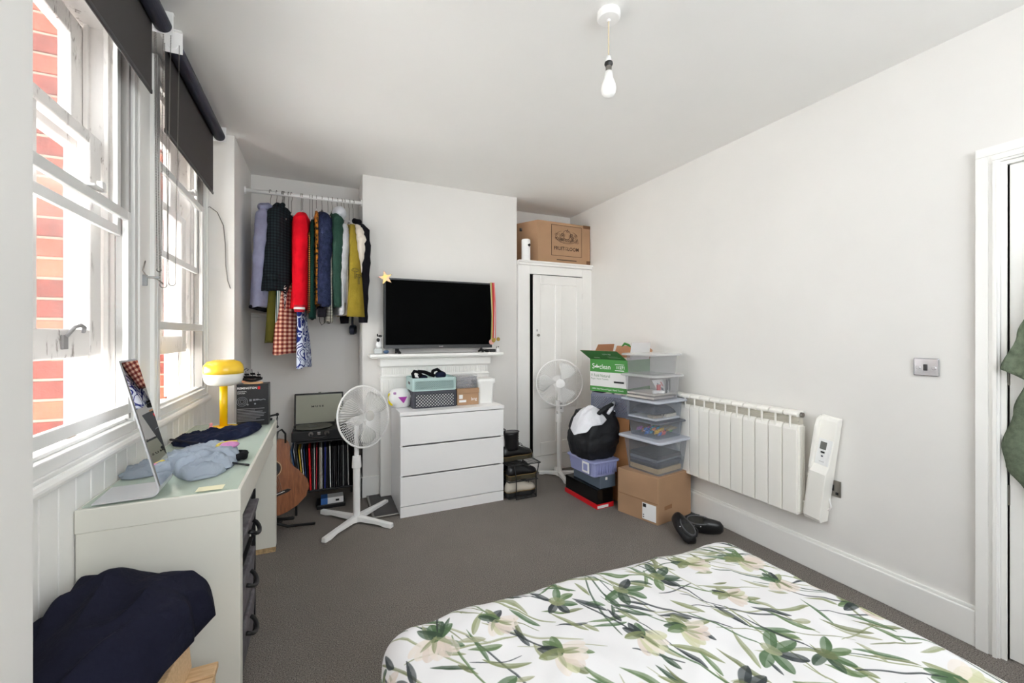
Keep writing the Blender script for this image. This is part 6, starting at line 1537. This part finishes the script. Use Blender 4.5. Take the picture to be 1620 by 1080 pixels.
t.p('shoulder_strap', MB().tube([(1.90, 2.62, .69), (1.96, 2.60, .745), (2.03, 2.61, .765), (2.09, 2.66, .75), (2.10, 2.74, .70)], .016, 10), PUF, smooth=True)
t.p('press_stud', MB().ball((2.045, 2.592, .718), .005, 8, 6), CHROME)
WC = cloth('white_towelling', (226, 226, 232), var=(6, .05))
t = T('white_cloth', 'crumpled white cloth thrown over the top of the puffer bag', 'cloth', (1.90, 2.72, .69))
m = pile([(1.70, 2.62), (1.76, 2.54), (1.90, 2.55), (1.98, 2.60), (2.04, 2.70), (2.02, 2.80), (1.95, 2.84), (1.82, 2.80), (1.73, 2.72)], .655, .085, seed=17, fold=.016, fsc=16, fdir=(1, .4), power=1.6, top=lambda x, y: .65+2.2*max(0, x-1.70))
m.v = [(x, y, z-max(0, 1.80-x)*.95-max(0, 2.60-y)*.4) for x, y, z in m.v]
t.p('fabric', m, WC, smooth=True)
t.p('folded_edge', MB().tube([(1.98, 2.585, .705), (2.02, 2.60, .735), (2.06, 2.63, .760), (2.095, 2.66, .772)], [.012, .014, .013, .010], 10), WC, smooth=True)

# ================================================================ chair with trousers in the near left corner
PW = G('pale_beech'); c_ = PW.scaled((2, 14, 14)); PW.col(PW.mix(PW.ramp(PW.noise(9, 4, .6, coord=c_), .3, .7), lin((196, 160, 118)), lin((222, 190, 150)))); PW.par(.5); PW = PW.m
t = T('wooden_stool', 'pale wooden stool under the navy trousers in the near left corner', 'stool', (-.46, 1.38, 0))
for k in range(5): t.p('seat_slat', MB().box(-.640, -.285, 1.215+.066*k, 1.273+.066*k, .285, .305), PW, b=.003)
t.p('side_rail', MB().hexa([(-.375, 1.21, .306), (-.352, 1.21, .306), (-.352, 1.54, .306), (-.375, 1.54, .306), (-.385, 1.21, .40), (-.362, 1.21, .40), (-.362, 1.54, .42), (-.385, 1.54, .42)]), PW, b=.003)
for x in (-.62, -.31):
    for y in (1.235, 1.515): t.p('leg', MB().box(x-.018, x+.018, y-.018, y+.018, 0, .2845), PW, b=.003)
t.p('stretcher', MB().box(-.60, -.33, 1.230, 1.245, .12, .15), PW, b=.002)
t = T('navy_trousers', 'large navy trousers heaped over the pale wooden stool', 'trousers', (-.50, 1.38, .31))
ol = [(-.655, 1.10), (-.50, 1.12), (-.40, 1.20), (-.352, 1.30), (-.315, 1.40), (-.325, 1.45), (-.285, 1.50), (-.30, 1.56), (-.40, 1.615), (-.52, 1.63), (-.655, 1.60)]
def ttop(x, y):
    return 1.0+.10*math.exp(-((x+.50)**2/.02+(y-1.50)**2/.01))-.30*max(0, min(1, (x+.42)/.12))-.25*max(0, min(1, (1.40-y)/.3))
m = pile(ol, .315, .275, seed=23, nr=80, na=240, fold=.045, fsc=8, fdir=(.45, .9), power=14, top=ttop)
TN = cloth('dark_navy_cotton', (27, 28, 44), var=(5, .22))
m.v = [(x, y, z if x < -.50 else (lambda zb: zb+(z-.315)*(1-(zb-.315)/.29))(.315+.15*min(1, (x+.50)/.14))) for x, y, z in m.v]
t.p('fabric', m, TN, smooth=True)
t.p('waistband', MB().tube([(-.645, 1.28, .570), (-.636, 1.34, .582), (-.622, 1.41, .588), (-.600, 1.48, .586)], [.014, .022, .020, .012], 10), TN, smooth=True)
t.p('seam', MB().tube([(-.50, 1.48, .632), (-.43, 1.47, .612), (-.38, 1.43, .575), (-.345, 1.38, .52)], .0035, 6), pm('seam_navy', (44, 46, 64), .9), smooth=True)
t.p('white_tag', MB().hexa([(-.352, 1.478, .545), (-.328, 1.462, .520), (-.326, 1.464, .522), (-.350, 1.480, .547), (-.338, 1.490, .552), (-.325, 1.480, .540), (-.323, 1.482, .542), (-.336, 1.492, .554)]), PAPER)
